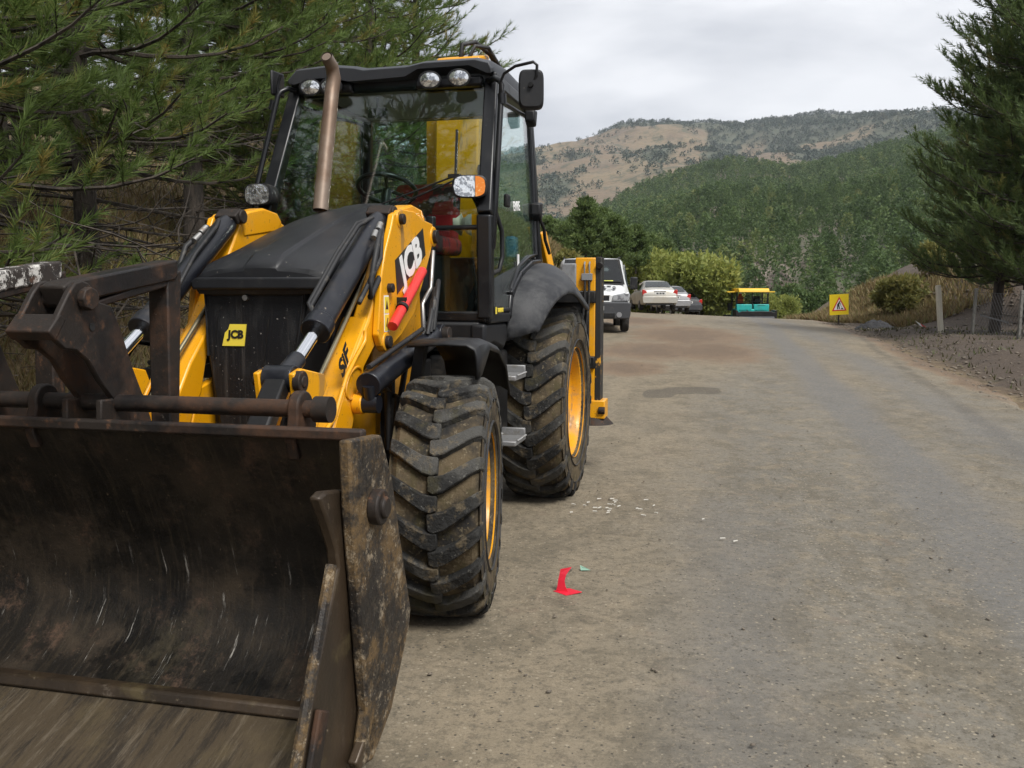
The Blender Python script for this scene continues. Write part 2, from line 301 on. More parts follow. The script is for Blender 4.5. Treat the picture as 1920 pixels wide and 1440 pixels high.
MT['yellow_print'] = mat('yellow_print', (.78, .62, .06), .5, layers=[dict(color=(.5, .4, .12), scale=30, lo=.55, hi=.75, amt=.5)])
MT['hose'] = mat('black_hose', (.014, .014, .015), .6, layers=[dict(color=(.09, .08, .065), scale=20, lo=.55, hi=.7, amt=.6)])
MT['glass'] = glass_mat('tinted_cab_glass', (.84, .92, .90), 1.0)
MT['lens'] = mat('clear_lamp_lens', (.78, .80, .82), .08, .85, layers=[dict(color=(.25, .26, .28), scale=28, lo=.45, hi=.55, amt=.9), dict(color=(.9, .9, .9), scale=55, lo=.55, hi=.62, amt=.9)], bump=[(30, .5, .004)])
MT['amber'] = mat('amber_lens', (.75, .22, .02), .15, layers=[dict(color=(.9, .55, .2), scale=60, lo=.55, hi=.65, amt=.7)], bump=[(60, .4, .003)])
MT['seat'] = mat('red_black_seat_fabric', (.30, .016, .016), .9, layers=[dict(color=(.02, .02, .02), scale=5, lo=.5, hi=.55, amt=.9)])
MT['grey_box'] = mat('grey_junction_box', (.20, .21, .22), .6, layers=[dict(color=(.1, .1, .1), scale=20, lo=.5, hi=.7, amt=.5)])
MT['black_yellow'] = mat('black_wear_face_over_yellow', (.016, .015, .014), .55, layers=[dict(color=(.62, .30, .02), scale=7, lo=.60, hi=.63, amt=1, detail=9, nr=.7, stretch=(1, 1, .7)), dict(color=(.5, .46, .38), scale=11, lo=.66, hi=.68, amt=1, detail=9, nr=.75)], bump=[(40, .3, .004)])

# ------------------------------------------------------------------ the setting: ground, road, hills
ROAD_A = math.atan(.218)
def smooth(a, b, x):
    t = np.clip((np.asarray(x, dtype=float) - a) / (b - a), 0, 1); return t * t * (3 - 2 * t)
def _hash(i, j, s):
    h = np.sin(i * 127.1 + j * 311.7 + s * 74.7) * 43758.5453; return h - np.floor(h)
def vnoise(x, y, s=0):
    x = np.asarray(x, dtype=float); y = np.asarray(y, dtype=float); i, j = np.floor(x), np.floor(y); u, v = x - i, y - j
    u, v = u * u * (3 - 2 * u), v * v * (3 - 2 * v)
    return (_hash(i, j, s) * (1 - u) + _hash(i + 1, j, s) * u) * (1 - v) + (_hash(i, j + 1, s) * (1 - u) + _hash(i + 1, j + 1, s) * u) * v
def fbm(x, y, s=0, o=4):
    r = 0; a = 1; n = 0
    for k in range(o): r = r + a * (vnoise(x * 2 ** k, y * 2 ** k, s + k) - .5); n += a; a *= .5
    return r / n * 2
def base_z(x, y):
    S = smooth(6, 36, y); xc = np.clip(x, -8, 17)
    z = (.45 - .045 * (xc - 5)) * S
    e = np.clip(y - 46, 0, None); z = z - np.where(e < 14, .0065 * e * e, 1.274 + .18 * (e - 14)) * (1 - .88 * smooth(70, 110, y))
    return np.where(y > 90, np.maximum(z, -7), z)
def right_edge(y): return 4.1 + .045 * np.clip(np.asarray(y, dtype=float) - 11, -4, 40) + .25 * fbm(np.asarray(y, dtype=float) * .35, 3.3, 5)
def ground_z(x, y):
    x = np.asarray(x, dtype=float); y = np.asarray(y, dtype=float); q = x - .218 * y; z = base_z(x, y)
    # left bank, steep beside the road further on
    le = -4.9 - .35 * smooth(20, 45, y); b = np.clip(le - q, 0, None); steep = .62 + .75 * smooth(24, 42, y)
    top = 9.0 - 3.0 * smooth(30, 60, y); left = top * (1 - np.exp(-steep * b / top)) * (1 - .9 * smooth(58, 85, y)) * (.25 + .75 * smooth(-14, 1, y))
    left = left + .25 * smooth(.5, 3, b) * fbm(x * .45, y * .45, 2)
    # right verge: low soil berm, then the cut slope of a mound
    r = np.clip(q - right_edge(y), 0, None)
    berm = (.26 * smooth(.2, 1.6, r) + .16 * fbm(x * 1.1, y * 1.1, 9) * smooth(.2, 1, r)) * smooth(8, 17, y) * (1 - .75 * smooth(27, 33, y))
    mx = smooth(0, 1, (x - 15.2 - .05 * (y - 40)) / 7.0); mound = 3.1 * mx * smooth(30, 41, y) * (1 - smooth(50, 75, y)) * (1 + .25 * fbm(x * .5, y * .5, 4))
    far = 2.5 * smooth(6, 40, r) * smooth(-5, 25, y) * (1 - smooth(40, 90, y))
    return z + left + berm + mound + far
ground_m = mat('dry_grass_and_needle_litter', (.155, .112, .062), .95, layers=[
    dict(color=(.095, .062, .036), scale=.9, lo=.42, hi=.62, amt=.8, detail=9), dict(color=(.26, .20, .105), scale=3.5, lo=.5, hi=.66, amt=.7, detail=8, nr=.7),
    dict(color=(.075, .085, .03), scale=1.3, lo=.56, hi=.68, amt=.7), dict(kind='attr', attr='soil', color=(.062, .045, .033), lo=0, hi=1, amt=.95),
    dict(color=(.040, .030, .023), scale=2.2, lo=.52, hi=.66, amt=.6, detail=8), dict(color=(.20, .16, .12), scale=24, lo=.63, hi=.70, amt=.7)], bump=[(3, .6, .08), (22, .7, .03), (90, .6, .01)])
n_r, n_a = 230, 300
rr = 1.2 * (6000 / 1.2) ** (np.arange(n_r) / (n_r - 1)); aa = np.linspace(-math.pi, math.pi, n_a, endpoint=False)
# denser in front of the camera
aa = aa - .62 * np.sin(aa)
RR, AA = np.meshgrid(rr, aa, indexing='ij'); GX = RR * np.sin(AA); GY = RR * np.cos(AA)
GZ = ground_z(GX, GY); GQ = GX - .218 * GY
inroad = (GQ > -5.6) & (GQ < right_edge(GY) + .5) & (GY > -9) & (GY < 80)
GZ = np.where(inroad, GZ - .05, GZ) - np.where(RR > 120, smooth(120, 500, RR) * 10, 0)
gv = np.stack([GX, GY, GZ], -1).reshape(-1, 3); ii, jj = np.meshgrid(np.arange(n_r - 1), np.arange(n_a), indexing='ij'); j2 = (jj + 1) % n_a
gf = np.stack([ii * n_a + jj, ii * n_a + j2, (ii + 1) * n_a + j2, (ii + 1) * n_a + jj], -1).reshape(-1, 4)[:, ::-1]
soil = smooth(-.2, .8, GQ - right_edge(GY)) * (1 - .8 * smooth(.45, .75, .5 + .5 * fbm(GX * .35, GY * .35, 14)) * smooth(36, 39, GY) * (1 - smooth(2, 5, GX - 16.5))) * (1 - smooth(55, 70, GY))
c0 = len(gv); gv = np.vstack([gv, [[0, 0, 0 - .05]]])
ground = raw_mesh('ground', gv, gf, ground_m, attrs={'soil': ('POINT', np.append(soil.ravel(), 0))}, smooth=True)
# close the small hole under the camera
me = ground.data; tag(ground, 'dry grass, needle litter and dark soil beside the road', kind='structure')
cap = MB(); cap.add([(1.25 * math.sin(t), 1.25 * math.cos(t), -.055) for t in np.linspace(0, 2 * math.pi, 24, endpoint=False)], [tuple(range(23, -1, -1))])
tag(cap.build('ground_patch', ground_m, ground, 0))

# the road: worn chip-seal under tan dust, local y runs along it
def road_material():
    m = bpy.data.materials.new('dusty_worn_road'); m.use_nodes = True; t = m.node_tree; N = t.nodes; L = t.links; b = N['Principled BSDF']
    tc = N.new('ShaderNodeTexCoord')
    def noise(scale, stretch=(1, 1, 1), detail=6, rough=.6, off=(0, 0, 0), dist=0):
        mp = N.new('ShaderNodeMapping'); mp.inputs['Scale'].default_value = stretch; mp.inputs['Location'].default_value = off; L.new(tc.outputs['Object'], mp.inputs[0])
        n = N.new('ShaderNodeTexNoise'); n.inputs['Scale'].default_value = scale; n.inputs['Detail'].default_value = detail; n.inputs['Roughness'].default_value = rough; n.inputs['Distortion'].default_value = dist
        L.new(mp.outputs[0], n.inputs['Vector']); return n.outputs['Fac']
    def ramp(v, lo, hi, amt=1):
        r_ = N.new('ShaderNodeMapRange'); r_.interpolation_type = 'SMOOTHSTEP'; r_.inputs[1].default_value = lo; r_.inputs[2].default_value = hi; r_.inputs[4].default_value = amt; L.new(v, r_.inputs[0]); return r_.outputs[0]
    def mix(f, a, c):
        x = N.new('ShaderNodeMix'); x.data_type = 'RGBA'; L.new(f, x.inputs[0]); L.new(a, x.inputs[6]); x.inputs[7].default_value = (*c, 1); return x.outputs[2]
    def mul(a, c):
        x = N.new('ShaderNodeMath'); x.operation = 'MULTIPLY'; L.new(a, x.inputs[0])
        if isinstance(c, float): x.inputs[1].default_value = c
        else: L.new(c, x.inputs[1])
        return x.outputs[0]
    at_ = N.new('ShaderNodeAttribute'); at_.attribute_name = 'dust'; dust = at_.outputs['Fac']
    at2 = N.new('ShaderNodeAttribute'); at2.attribute_name = 'gravel'; grav = at2.outputs['Fac']
    at3 = N.new('ShaderNodeAttribute'); at3.attribute_name = 'dirt'; at4 = N.new('ShaderNodeAttribute'); at4.attribute_name = 'track'
    c = N.new('ShaderNodeRGB'); c.outputs[0].default_value = (.176, .160, .130, 1); cur = c.outputs[0]
    cur = mix(ramp(noise(.9, (1, .16, 1), 7), .38, .66, .75), cur, (.132, .122, .103))
    ad = N.new('ShaderNodeMath'); ad.operation = 'ADD'; L.new(mul(dust, .55), ad.inputs[0]); L.new(mul(noise(.55, (1, .35, 1), 8, .62, (4, 2, 0)), .75), ad.inputs[1])
    cur = mix(ramp(ad.outputs[0], .38, .80, .92), cur, (.222, .182, .124))
    cur = mix(ramp(noise(2.4, (1, .55, 1), 12, .78, (7, 1, 0)), .46, .58, .60), cur, (.112, .094, .064))
    cur = mix(ramp(noise(4.6, (1, .8, 1), 12, .78, (2, 9, 0)), .50, .60, .50), cur, (.262, .214, .146))
    cur = mix(ramp(noise(3.4, (1, .8, 1), 10, .7, (3, 3, 0)), .58, .68, .35), cur, (.205, .145, .105))
    cur = mix(ramp(noise(14, (1, 1.3, 1), 10, .8, (1, 5, 0)), .50, .58, .50), cur, (.088, .076, .055))
    def gated(a, v, lo, hi, amt):
        x = N.new('ShaderNodeMath'); x.operation = 'ADD'; L.new(a, x.inputs[0]); L.new(v, x.inputs[1]); return ramp(x.outputs[0], lo, hi, amt)
    cur = mix(gated(at3.outputs['Fac'], noise(1.1, (1, .55, 1), 9, .7, (6, 6, 0)), .85, 1.25, .85), cur, (.185, .122, .075))
    cur = mix(gated(at3.outputs['Fac'], noise(2.3, (1, .4, 1), 9, .75, (9, 2, 0)), 1.05, 1.45, .7), cur, (.105, .072, .048))
    cur = mix(gated(at4.outputs['Fac'], noise(3.1, (1, .7, 1), 8, .7, (3, 8, 0)), .95, 1.40, .80), cur, (.080, .068, .052))
    at5 = N.new('ShaderNodeAttribute'); at5.attribute_name = 'bare'; cur = mix(gated(at5.outputs['Fac'], noise(.8, (1, .3, 1), 8, .65, (2, 4, 0)), .60, 1.45, .72), cur, (.132, .130, .126))
    # loose chips: small light and dark specks, thicker in the gravel stripes
    vo = N.new('ShaderNodeTexVoronoi'); vo.inputs['Scale'].default_value = 42; L.new(tc.outputs['Object'], vo.inputs['Vector'])
    lt = N.new('ShaderNodeMath'); lt.operation = 'LESS_THAN'; lt.inputs[1].default_value = .26; L.new(vo.outputs['Distance'], lt.inputs[0])
    sc_ = N.new('ShaderNodeSeparateColor'); L.new(vo.outputs['Color'], sc_.inputs[0])
    th = N.new('ShaderNodeMath'); th.operation = 'ADD'; L.new(mul(grav, .55), th.inputs[0]); L.new(sc_.outputs[0], th.inputs[1])
    cur = mix(mul(ramp(th.outputs[0], .93, .99, .75), lt.outputs[0]), cur, (.33, .285, .21))
    cur = mix(mul(ramp(sc_.outputs[1], .86, .9, .8), lt.outputs[0]), cur, (.055, .05, .045))
    fine = noise(130, (1, 1, 1), 5, .8)
    cur = mix(ramp(noise(30, (1, 1, 1), 9, .85, (5, 3, 0)), .52, .58, .50), cur, (.072, .062, .046)); cur = mix(ramp(noise(38, (1, 1, 1), 9, .85, (8, 8, 0)), .54, .60, .50), cur, (.285, .240, .172)); cur = mix(ramp(fine, .54, .62, .55), cur, (.066, .058, .046))
    vp_ = N.new('ShaderNodeTexVoronoi'); vp_.inputs['Scale'].default_value = 26; L.new(tc.outputs['Object'], vp_.inputs['Vector']); l2 = N.new('ShaderNodeMath'); l2.operation = 'LESS_THAN'; l2.inputs[1].default_value = .14; L.new(vp_.outputs['Distance'], l2.inputs[0])
    s2 = N.new('ShaderNodeSeparateColor'); L.new(vp_.outputs['Color'], s2.inputs[0]); cur = mix(mul(ramp(s2.outputs[1], .55, .6, .85), l2.outputs[0]), cur, (.030, .027, .022))
    L.new(cur, b.inputs['Base Color']); b.inputs['Roughness'].default_value = .88; b.inputs['Specular IOR Level'].default_value = .35
    prev = None
    for v, s_, d_ in ((noise(7, (1, .6, 1), 6), .35, .02), (noise(55, (1, 1, 1), 5), .5, .008), (fine, .6, .004)):
        bn = N.new('ShaderNodeBump'); bn.inputs['Strength'].default_value = s_; bn.inputs['Distance'].default_value = d_; L.new(v, bn.inputs['Height'])
        if prev: L.new(prev, bn.inputs['Normal'])
        prev = bn.outputs[0]
    L.new(prev, b.inputs['Normal']); return m
ca, sa = math.cos(ROAD_A), math.sin(ROAD_A)
def to_road(x, y): return x * ca - y * sa, x * sa + y * ca
def from_road(q, s): return q * ca + s * sa, -q * sa + s * ca
ss = np.concatenate([np.linspace(-8, 20, 240), np.linspace(20.2, 74, 170)]); nq = 110
qe_r = (right_edge(ss * ca)) * ca + .55 * fbm(ss * .7, ss * 0 + .5, 3) * .5 + .12 * fbm(ss * 3, ss * 0, 6)
qe_l = -5.2 + .3 * fbm(ss * .6, ss * 0 + 7, 8); T = np.linspace(0, 1, nq)
QQ = qe_l[:, None] * (1 - T) + qe_r[:, None] * T; SS = np.repeat(ss[:, None], nq, 1); WX, WY = from_road(QQ, SS)
RZ = base_z(WX, WY) + .012 + .012 * fbm(QQ * .9, SS * .5, 11) + .006 * fbm(QQ * 5, SS * 5, 12)
RZ[:, 0] -= .16; RZ[:, -1] -= .10; RZ[:, -2] -= .02
dust = .75 * smooth(1.0, -.8, QQ) * .8 + .55 * np.exp(-((QQ - 1.15) / .35) ** 2) * 0 + .35 * smooth(2.9, 4.2, QQ) + .45 * smooth(9, 16, SS) * (.5 + .5 * fbm(QQ * .8, SS * .3, 21)) + .2 * np.exp(-((QQ - 2.05) / .3) ** 2)
grav = .9 * np.exp(-((QQ - .72 - .05 * fbm(SS, SS * 0, 51)) / .17) ** 2) * smooth(11.5, 7, SS) + .75 * np.exp(-((QQ - 1.28) / .11) ** 2) * smooth(8, 5.5, SS) + .6 * np.exp(-((QQ + .9) / .25) ** 2) * smooth(5.5, 3.5, SS) + .12
def qs(px, py, z): p_ = on_ground(px, py, z); return to_road(p_.x, p_.y)
dirt = np.zeros_like(QQ); track = np.zeros_like(QQ)
for px, py, rq, rs_ in ((1290, 632, 2.0, 6.0), (1230, 655, 1.8, 3.0), (1340, 655, 1.4, 3.5), (1200, 612, 1.8, 5), (1180, 680, .9, 1.6)):
    q0, s0 = qs(px, py, .25); dirt = np.maximum(dirt, .95 * np.exp(-(((QQ - q0) / rq) ** 2 + ((SS - s0) / rs_) ** 2)))
dirt = np.maximum(dirt, 1.1 * smooth(.9, .0, qe_r[:, None] - QQ) * smooth(10, 16, SS))
def streak(pts, w, amt):
    global track
    P_ = np.array([qs(a, c_, .15) for a, c_ in pts])
    for (qa, sa_), (qb, sb) in zip(P_[:-1], P_[1:]):
        dq, ds_ = qb - qa, sb - sa_; t = np.clip(((QQ - qa) * dq + (SS - sa_) * ds_) / (dq * dq + ds_ * ds_), 0, 1); dd = np.hypot(QQ - qa - t * dq, SS - sa_ - t * ds_); track = np.maximum(track, amt * np.exp(-(dd / w) ** 2))
streak([(1615, 632), (1640, 655), (1700, 690), (1790, 740), (1930, 830)], .22, .75); streak([(1640, 640), (1760, 650), (1900, 690)], .3, .8); streak([(1600, 612), (1680, 620), (1780, 628)], .5, .8)

for px, py, rq, rs_ in ((1235, 742, .22, .45), (1275, 737, .25, .40), (1320, 737, .24, .38)):
    q0, s0 = qs(px, py, .05); track = np.maximum(track, 1.7 * np.exp(-(((QQ - q0) / rq) ** 4 + ((SS - s0) / rs_) ** 4)))
streak([(1240, 712), (1256, 712)], .04, 1.2); streak([(1720, 912), (1800, 918), (1920, 935)], .06, .7); streak([(1620, 780), (1930, 1060)], .3, .45); streak([(1480, 700), (1700, 1100), (1900, 1440)], .28, .40); streak([(1020, 975), (1110, 960), (1180, 955)], .12, .6)
bare = .95 * np.exp(-((QQ - 1.55 - .012 * SS + .08 * fbm(QQ * .4, SS * .35, 41)) / .30) ** 2) + .45 * np.exp(-((QQ - .15) / .35) ** 2) * smooth(9, 5, SS) + .5 * np.exp(-((QQ - 2.9) / .4) ** 2) + .15
rv = np.stack([QQ, SS, RZ], -1).reshape(-1, 3); a_, b_ = np.meshgrid(np.arange(len(ss) - 1), np.arange(nq - 1), indexing='ij')
rf = np.stack([a_ * nq + b_, a_ * nq + b_ + 1, (a_ + 1) * nq + b_ + 1, (a_ + 1) * nq + b_], -1).reshape(-1, 4)
road_m = road_material()
road = raw_mesh('road', rv, rf, road_m, attrs={'dust': ('POINT', dust.ravel()), 'gravel': ('POINT', grav.ravel()), 'dirt': ('POINT', dirt.ravel()), 'track': ('POINT', track.ravel()), 'bare': ('POINT', bare.ravel())}, smooth=True)
road.rotation_euler = (0, 0, -ROAD_A); tag(road, 'worn grey road under tan dust and loose chips', kind='structure')
def road_z(x, y): return float(base_z(x, y)) + .012
# hills: sheets over (bearing, distance), real terrain far off
def hill_sheet(name, sky, d0, d1, z0, m, bump, n_t=260, n_d=70, pw=1.0, seed=0, back=1.35, wood=None):
    px = np.linspace(-1600, 3200, n_t); ys = np.interp(px, [a for a, _ in sky], [b for _, b in sky]); tn = (px - 960) / FPX
    ds = np.concatenate([np.linspace(0, 1, n_d), np.linspace(1.05, back, 8)]); PX, D = np.meshgrid(tn, ds, indexing='ij')
    zr = (CAM_H + d1 * (545 - ys) / FPX)[:, None]; dist = d0 + (d1 - d0) * D
    f = np.where(D <= 1, np.clip(D, 0, 1) ** pw, 1 - (D - 1) * .5); z = z0 + (zr - z0) * f
    X = PX * dist; nz = fbm(X / bump[0], dist / bump[0], seed, 5); z = z + nz * bump[1] * np.sin(np.clip(D, 0, 1.3) * math.pi * .78) * np.clip(D * 4, 0, 1)
    V = np.stack([X, dist, z], -1).reshape(-1, 3); nd = len(ds); a, b = np.meshgrid(np.arange(n_t - 1), np.arange(nd - 1), indexing='ij')
    F = np.stack([a * nd + b, (a + 1) * nd + b, (a + 1) * nd + b + 1, a * nd + b + 1], -1).reshape(-1, 4)
    at_ = {'wood': ('POINT', wood(PX * FPX + 960, D, X, dist).ravel())} if wood else None
    o = raw_mesh(name, V, F, m, smooth=True, attrs=at_); tag(o, kind='structure')
    def height(x, y):
        t = x / y; D_ = (y - d0) / (d1 - d0); yy = np.interp(t * FPX + 960, [a for a, _ in sky], [b for _, b in sky]); zr_ = CAM_H + d1 * (545 - yy) / FPX
        f_ = np.where(D_ <= 1, np.clip(D_, 0, 1) ** pw, 1 - (D_ - 1) * .5); return z0 + (zr_ - z0) * f_ + fbm(x / bump[0], y / bump[0], seed, 5) * bump[1] * np.sin(np.clip(D_, 0, 1.3) * math.pi * .78) * np.clip(D_ * 4, 0, 1)
    return o, height
near_sky = [(-1600, 545), (-400, 545), (500, 525), (900, 480), (1040, 430), (1120, 398), (1200, 372), (1290, 348), (1360, 332), (1480, 338), (1600, 318), (1710, 290), (1920, 250), (2500, 240), (3200, 300)]
far_sky = [(-1600, 340), (-400, 330), (500, 310), (900, 304), (1003, 286), (1100, 270), (1200, 254), (1260, 250), (1320, 256), (1380, 262), (1440, 248), (1520, 243), (1600, 238), (1710, 226), (1920, 200), (2500, 230), (3200, 300)]
near_m = mat('hillside_soil', (.105, .088, .062), .95, layers=[dict(color=(.05, .058, .032), scale=.03, lo=.42, hi=.6, amt=.85, detail=8), dict(color=(.19, .16, .125), scale=.014, lo=.62, hi=.72, amt=.5, detail=8)], bump=[(.2, .6, 1.5)])
far_m = mat('dry_mountain_slope', (.150, .110, .070), .95, layers=[
    dict(color=(.19, .150, .090), scale=.004, lo=.42, hi=.65, amt=.8, detail=8), dict(color=(.12, .085, .060), scale=.012, lo=.5, hi=.68, amt=.7, detail=9, nr=.7),
    dict(color=(.06, .068, .042), scale=.03, lo=.52, hi=.58, amt=.8, detail=10, nr=.8), dict(color=(.07, .07, .045), scale=.14, lo=.54, hi=.60, amt=.7, detail=6, nr=.8), dict(kind='attr', attr='wood', color=(.045, .062, .042), lo=.4, hi=.8, amt=.8)], bump=[(.03, .6, 6), (.12, .5, 2)])
near_hill, near_h = hill_sheet('near_hill', near_sky, 130, 760, -6, near_m, (150, 20), pw=.92, seed=31)
tag(near_hill, 'forested hill rising behind the road crest')
def far_wood(px, D, x, y):
    g = fbm(x / 240, y / 190, 91, 5); top = .95 * smooth(.78, .90, D + .16 * g) * (1 - smooth(.965, .995, D)) * smooth(1090, 1180, px); gul = np.exp(-((px - 1345 - 60 * (D - .5) + 40 * g) / 48) ** 2) * smooth(.1, .25, D); rt = smooth(.06, .22, g) * smooth(1380, 1450, px) * .9; low = smooth(.34, .46, g) * .7
    lf = np.exp(-(((px - 1225) / 45) ** 2 + ((D - .40) / .07) ** 2)) + np.exp(-(((px - 1040) / 45) ** 2 + ((D - .28) / .08) ** 2)); return np.clip(np.maximum.reduce([top, gul, rt, low, lf]), 0, 1)
far_hill, far_h = hill_sheet('far_hill', far_sky, 800, 2100, 20, far_m, (330, 75), pw=.8, seed=57, wood=far_wood, n_t=500, n_d=140)
tag(far_hill, 'dry tan mountain slope on the skyline')

# ------------------------------------------------------------------ the backhoe loader (local x forward, y left, z up; origin under the rear axle)
BH = empty('backhoe_loader', ORG, math.atan2(FW[1], FW[0]))
tag(BH, 'large yellow and black backhoe loader parked nose-on with a rusty front bucket', 'backhoe loader')
def V3(p): return Vector(p)

# wheels: hub > tyre, tread, rim
def make_wheel(c, Rr, w, rim_r, side, steer, nl, rise, seed):
    hub = MB(); hub.lathe([(0, w * .30), (.10, w * .30), (.13, w * .27), (.13, w * .12), (.17, w * .12), (.17, w * .02), (0, w * .02)], axis=(0, 1, 0), seg=24)
    for k in range(8):
        t = k * math.pi / 4; hub.disc((.145 * math.cos(t), w * .135, .145 * math.sin(t)), (0, 1, 0), .014, .035, 6)
    if side < 0: hub.flip_y()
    ho = hub.build('wheel', MT['black'], BH, 35); ho.location = c; ho.rotation_euler = (0, 0, steer)
    H = Rr - rim_r; h = w / 2; Rb = Rr - .035
    prof = [(rim_r - .01, h * .80), (rim_r + .015, h * .90), (rim_r + .30 * H, h * .99), (rim_r + .55 * H, h * 1.0), (rim_r + .80 * H, h * .97), (Rb - .035, h * .93), (Rb - .008, h * .80), (Rb, h * .4), (Rb, 0)]
    prof = prof + [(a, -b) for a, b in prof[-2::-1]]
    ty = MB().lathe(prof, axis=(0, 1, 0), seg=72)
    if side < 0: ty.flip_y()
    ty.build('tyre', MT['rubber'], ho, 40)
    sw = MB()                                        # raised rings on the side wall
    for r0 in (.22, .62):
        sw.lathe([(rim_r + r0 * H - .006, h * 1.0 - .004), (rim_r + r0 * H, h * 1.0 + .004), (rim_r + r0 * H + .006, h * 1.0 - .004)], axis=(0, 1, 0), seg=64)
    if side < 0: sw.flip_y()
    sw.build('sidewall_ring', MT['sidewall'], ho, 40)
    rs = random.Random(seed); tr = MB(); pitch = 2 * math.pi / nl
    S = [-.10, .02, .22, .5, .78, .95, 1.02]; top = [0, .003, .003, .0, -.006, -.028, -.075]
    for sd in (-1, 1):
        for k in range(nl):
            th = k * pitch + (.5 * pitch if sd < 0 else 0); rings = []; jw = rs.uniform(.92, 1.08)
            for j, s in enumerate(S):
                sl = max(0, s - .12); a = th + rise * (sl ** 1.15) * (1 if True else 0) + (.012 if j == 0 else 0)
                rt = Rr + top[j]; rb = rt - .06 if j < 5 else rt - .05; hw = pitch * Rr * (.22 if j in (0,) else .29 - .02 * j) * jw; ht = hw * .90
                y = sd * s * h
                rings.append([Vector((q * math.cos(a + dd / q), y, q * math.sin(a + dd / q))) for dd, q in ((-hw, rb), (-ht, rt), (ht, rt), (hw, rb))])
            tr.loft(rings if sd > 0 else [r_[::-1] for r_ in rings], close=True, caps=True)
    tr.build('tread', MT['lug'], ho, 30, bevel=.004, seg=1)
    rm = MB(); e = h * .93
    rm.lathe([(rim_r + .012, e), (rim_r + .014, e - .012), (rim_r - .012, e - .03), (rim_r - .03, e - .10), (rim_r - .075, e - .125), (rim_r - .10, e - .155), (.17, e - .165), (.12, e - .15), (.0, e - .15)], axis=(0, 1, 0), seg=56)
    rm.lathe([(rim_r - .012, -h * .7), (rim_r - .04, -h * .5), (rim_r - .05, 0), (rim_r - .02, e - .05)], axis=(0, 1, 0), seg=40)
    if side < 0: rm.flip_y()
    rm.build('rim', MT['rim'], ho, 35)
    return ho
make_wheel((2.52, .80, .548), .558, .40, .285, 1, R(9), 22, .24, 1)
make_wheel((2.52, -.80, .548), .558, .40, .285, -1, R(9), 22, .24, 2)
make_wheel((0.02, .765, .69), .70, .46, .39, 1, 0, 23, .26, 3)
make_wheel((0.02, -.765, .69), .70, .46, .39, -1, 0, 23, .26, 4)

# chassis, axles
b = MB(); b.box((1.2, .22, .78), (3.0, .08, .32)).box((1.2, -.22, .78), (3.0, .08, .32)).box((1.35, 0, .85), (1.2, .7, .5)).box((2.47, 0, .545), (.2, 1.2, .18)).box((.02, 0, .69), (.34, 1.2, .34))
b.box((2.47, .56, .55), (.24, .1, .3)).box((2.47, -.56, .55), (.24, .1, .3)).tube([(2.47, -.7, .55), (2.47, .7, .55)], .07, 12)
b.box((2.1, 0, .9), (.9, .66, .4)); b.build('chassis', MT['black'], BH, 30, bevel=.012)
for s in (1, -1): MB().box((1.15, s * .50, .82), (.62, .34, .62)).build('side_tank', MT['black'], BH, 30, bevel=.03)
for dz, u0 in ((.985, 1.22), (.595, 1.22)):        # cab steps
    b = MB(); b.box((u0, .765, dz), (.28, .15, .03)); b.box((u0 - .12, .765, dz + .035), (.03, .15, .05))
    for k in range(7): b.box((u0 - .1 + k * .034, .845, dz + .018), (.014, .02, .012))
    b.bar((u0 - .1, .70, dz), (u0 - .1, .66, dz + .02), .04, .05); b.build('step', MT['step'], BH, 30, bevel=.006)

# bonnet: lofted shell with raised centre panel
def hood_ring(u, hw, zt, ze, zl):
    # from left lower lip over the top to the right lower lip
    P = [(hw, zl), (hw + .004, ze - .045), (hw - .006, ze - .012), (hw - .03, ze + .012), (hw * .72, ze + (zt - ze) * .70), (.150, zt - .002), (.085, zt + .002), (.075, zt + .014), (.02, zt + .016), (0, zt + .016)]
    return [Vector((u, y, z)) for y, z in P] + [Vector((u, -y, z)) for y, z in P[-2::-1]]
b = MB()
st = [(2.80, .315, 1.585, 1.545, 1.50), (2.79, .328, 1.605, 1.57, 1.50), (2.72, .338, 1.655, 1.612, 1.50), (2.52, .343, 1.725, 1.668, 1.50), (2.25, .346, 1.815, 1.745, 1.5), (1.95, .348, 1.90, 1.825, 1.5), (1.7, .348, 1.96, 1.88, 1.5), (1.5, .348, 1.99, 1.905, 1.5), (1.40, .348, 1.985, 1.90, 1.5)]
rings = [hood_ring(*s) for s in st]
b.loft([[p for p in r_] for r_ in rings]); b.add(rings[0], [tuple(range(len(rings[0])))])
hood = b.build('bonnet', MT['hood'], BH, 28, bevel=.008)
b = MB(); b.loft([[Vector((2.815 - .02 * t, y, 1.535 - .05 * t)) for y in np.linspace(-.333 + .02 * t, .333 - .02 * t, 12)] for t in (0, .35, 1)])
b.prism([(-.335, 1.505), (.335, 1.505), (.341, 1.545), (.315, 1.56), (-.315, 1.56), (-.341, 1.545)], 2.76, 2.822, 'u'); b.build('bonnet_lip', MT['hood'], hood, 30, bevel=.01, seg=3)
# grille and its side cowls
b = MB(); b.prism([(-.31, 1.497), (.205, 1.497), (.175, 1.3), (.135, 1.1), (.06, .78), (-.24, .78), (-.30, 1.2)], 2.70, 2.765, 'u'); gr = b.build('grille', MT['grille'], BH, 30, bevel=.015, seg=3)
b = MB(); b.tube([(2.766, y, z) for y, z in [(-.295, 1.2), (-.30, 1.485), (.195, 1.485), (.165, 1.3), (.125, 1.1), (.06, .81)]], .007, 8); b.build('grille_frame', MT['black_plastic'], gr, 40)
for y in (-.24, .02):
    b = MB(); b.bar((2.764, y, 1.38), (2.764, y - .03, 1.18), .006, .008, up=(1, 0, 0))
    b.build('grille_rib', MT['black'], gr, 30)
b = MB(); b.disc((2.775, -.09, 1.468), (1, 0, 0), .013, .02, 14); b.build('latch_knob', MT['steel'], gr, 40)
b = MB(); yb, zb = -.158, 1.297
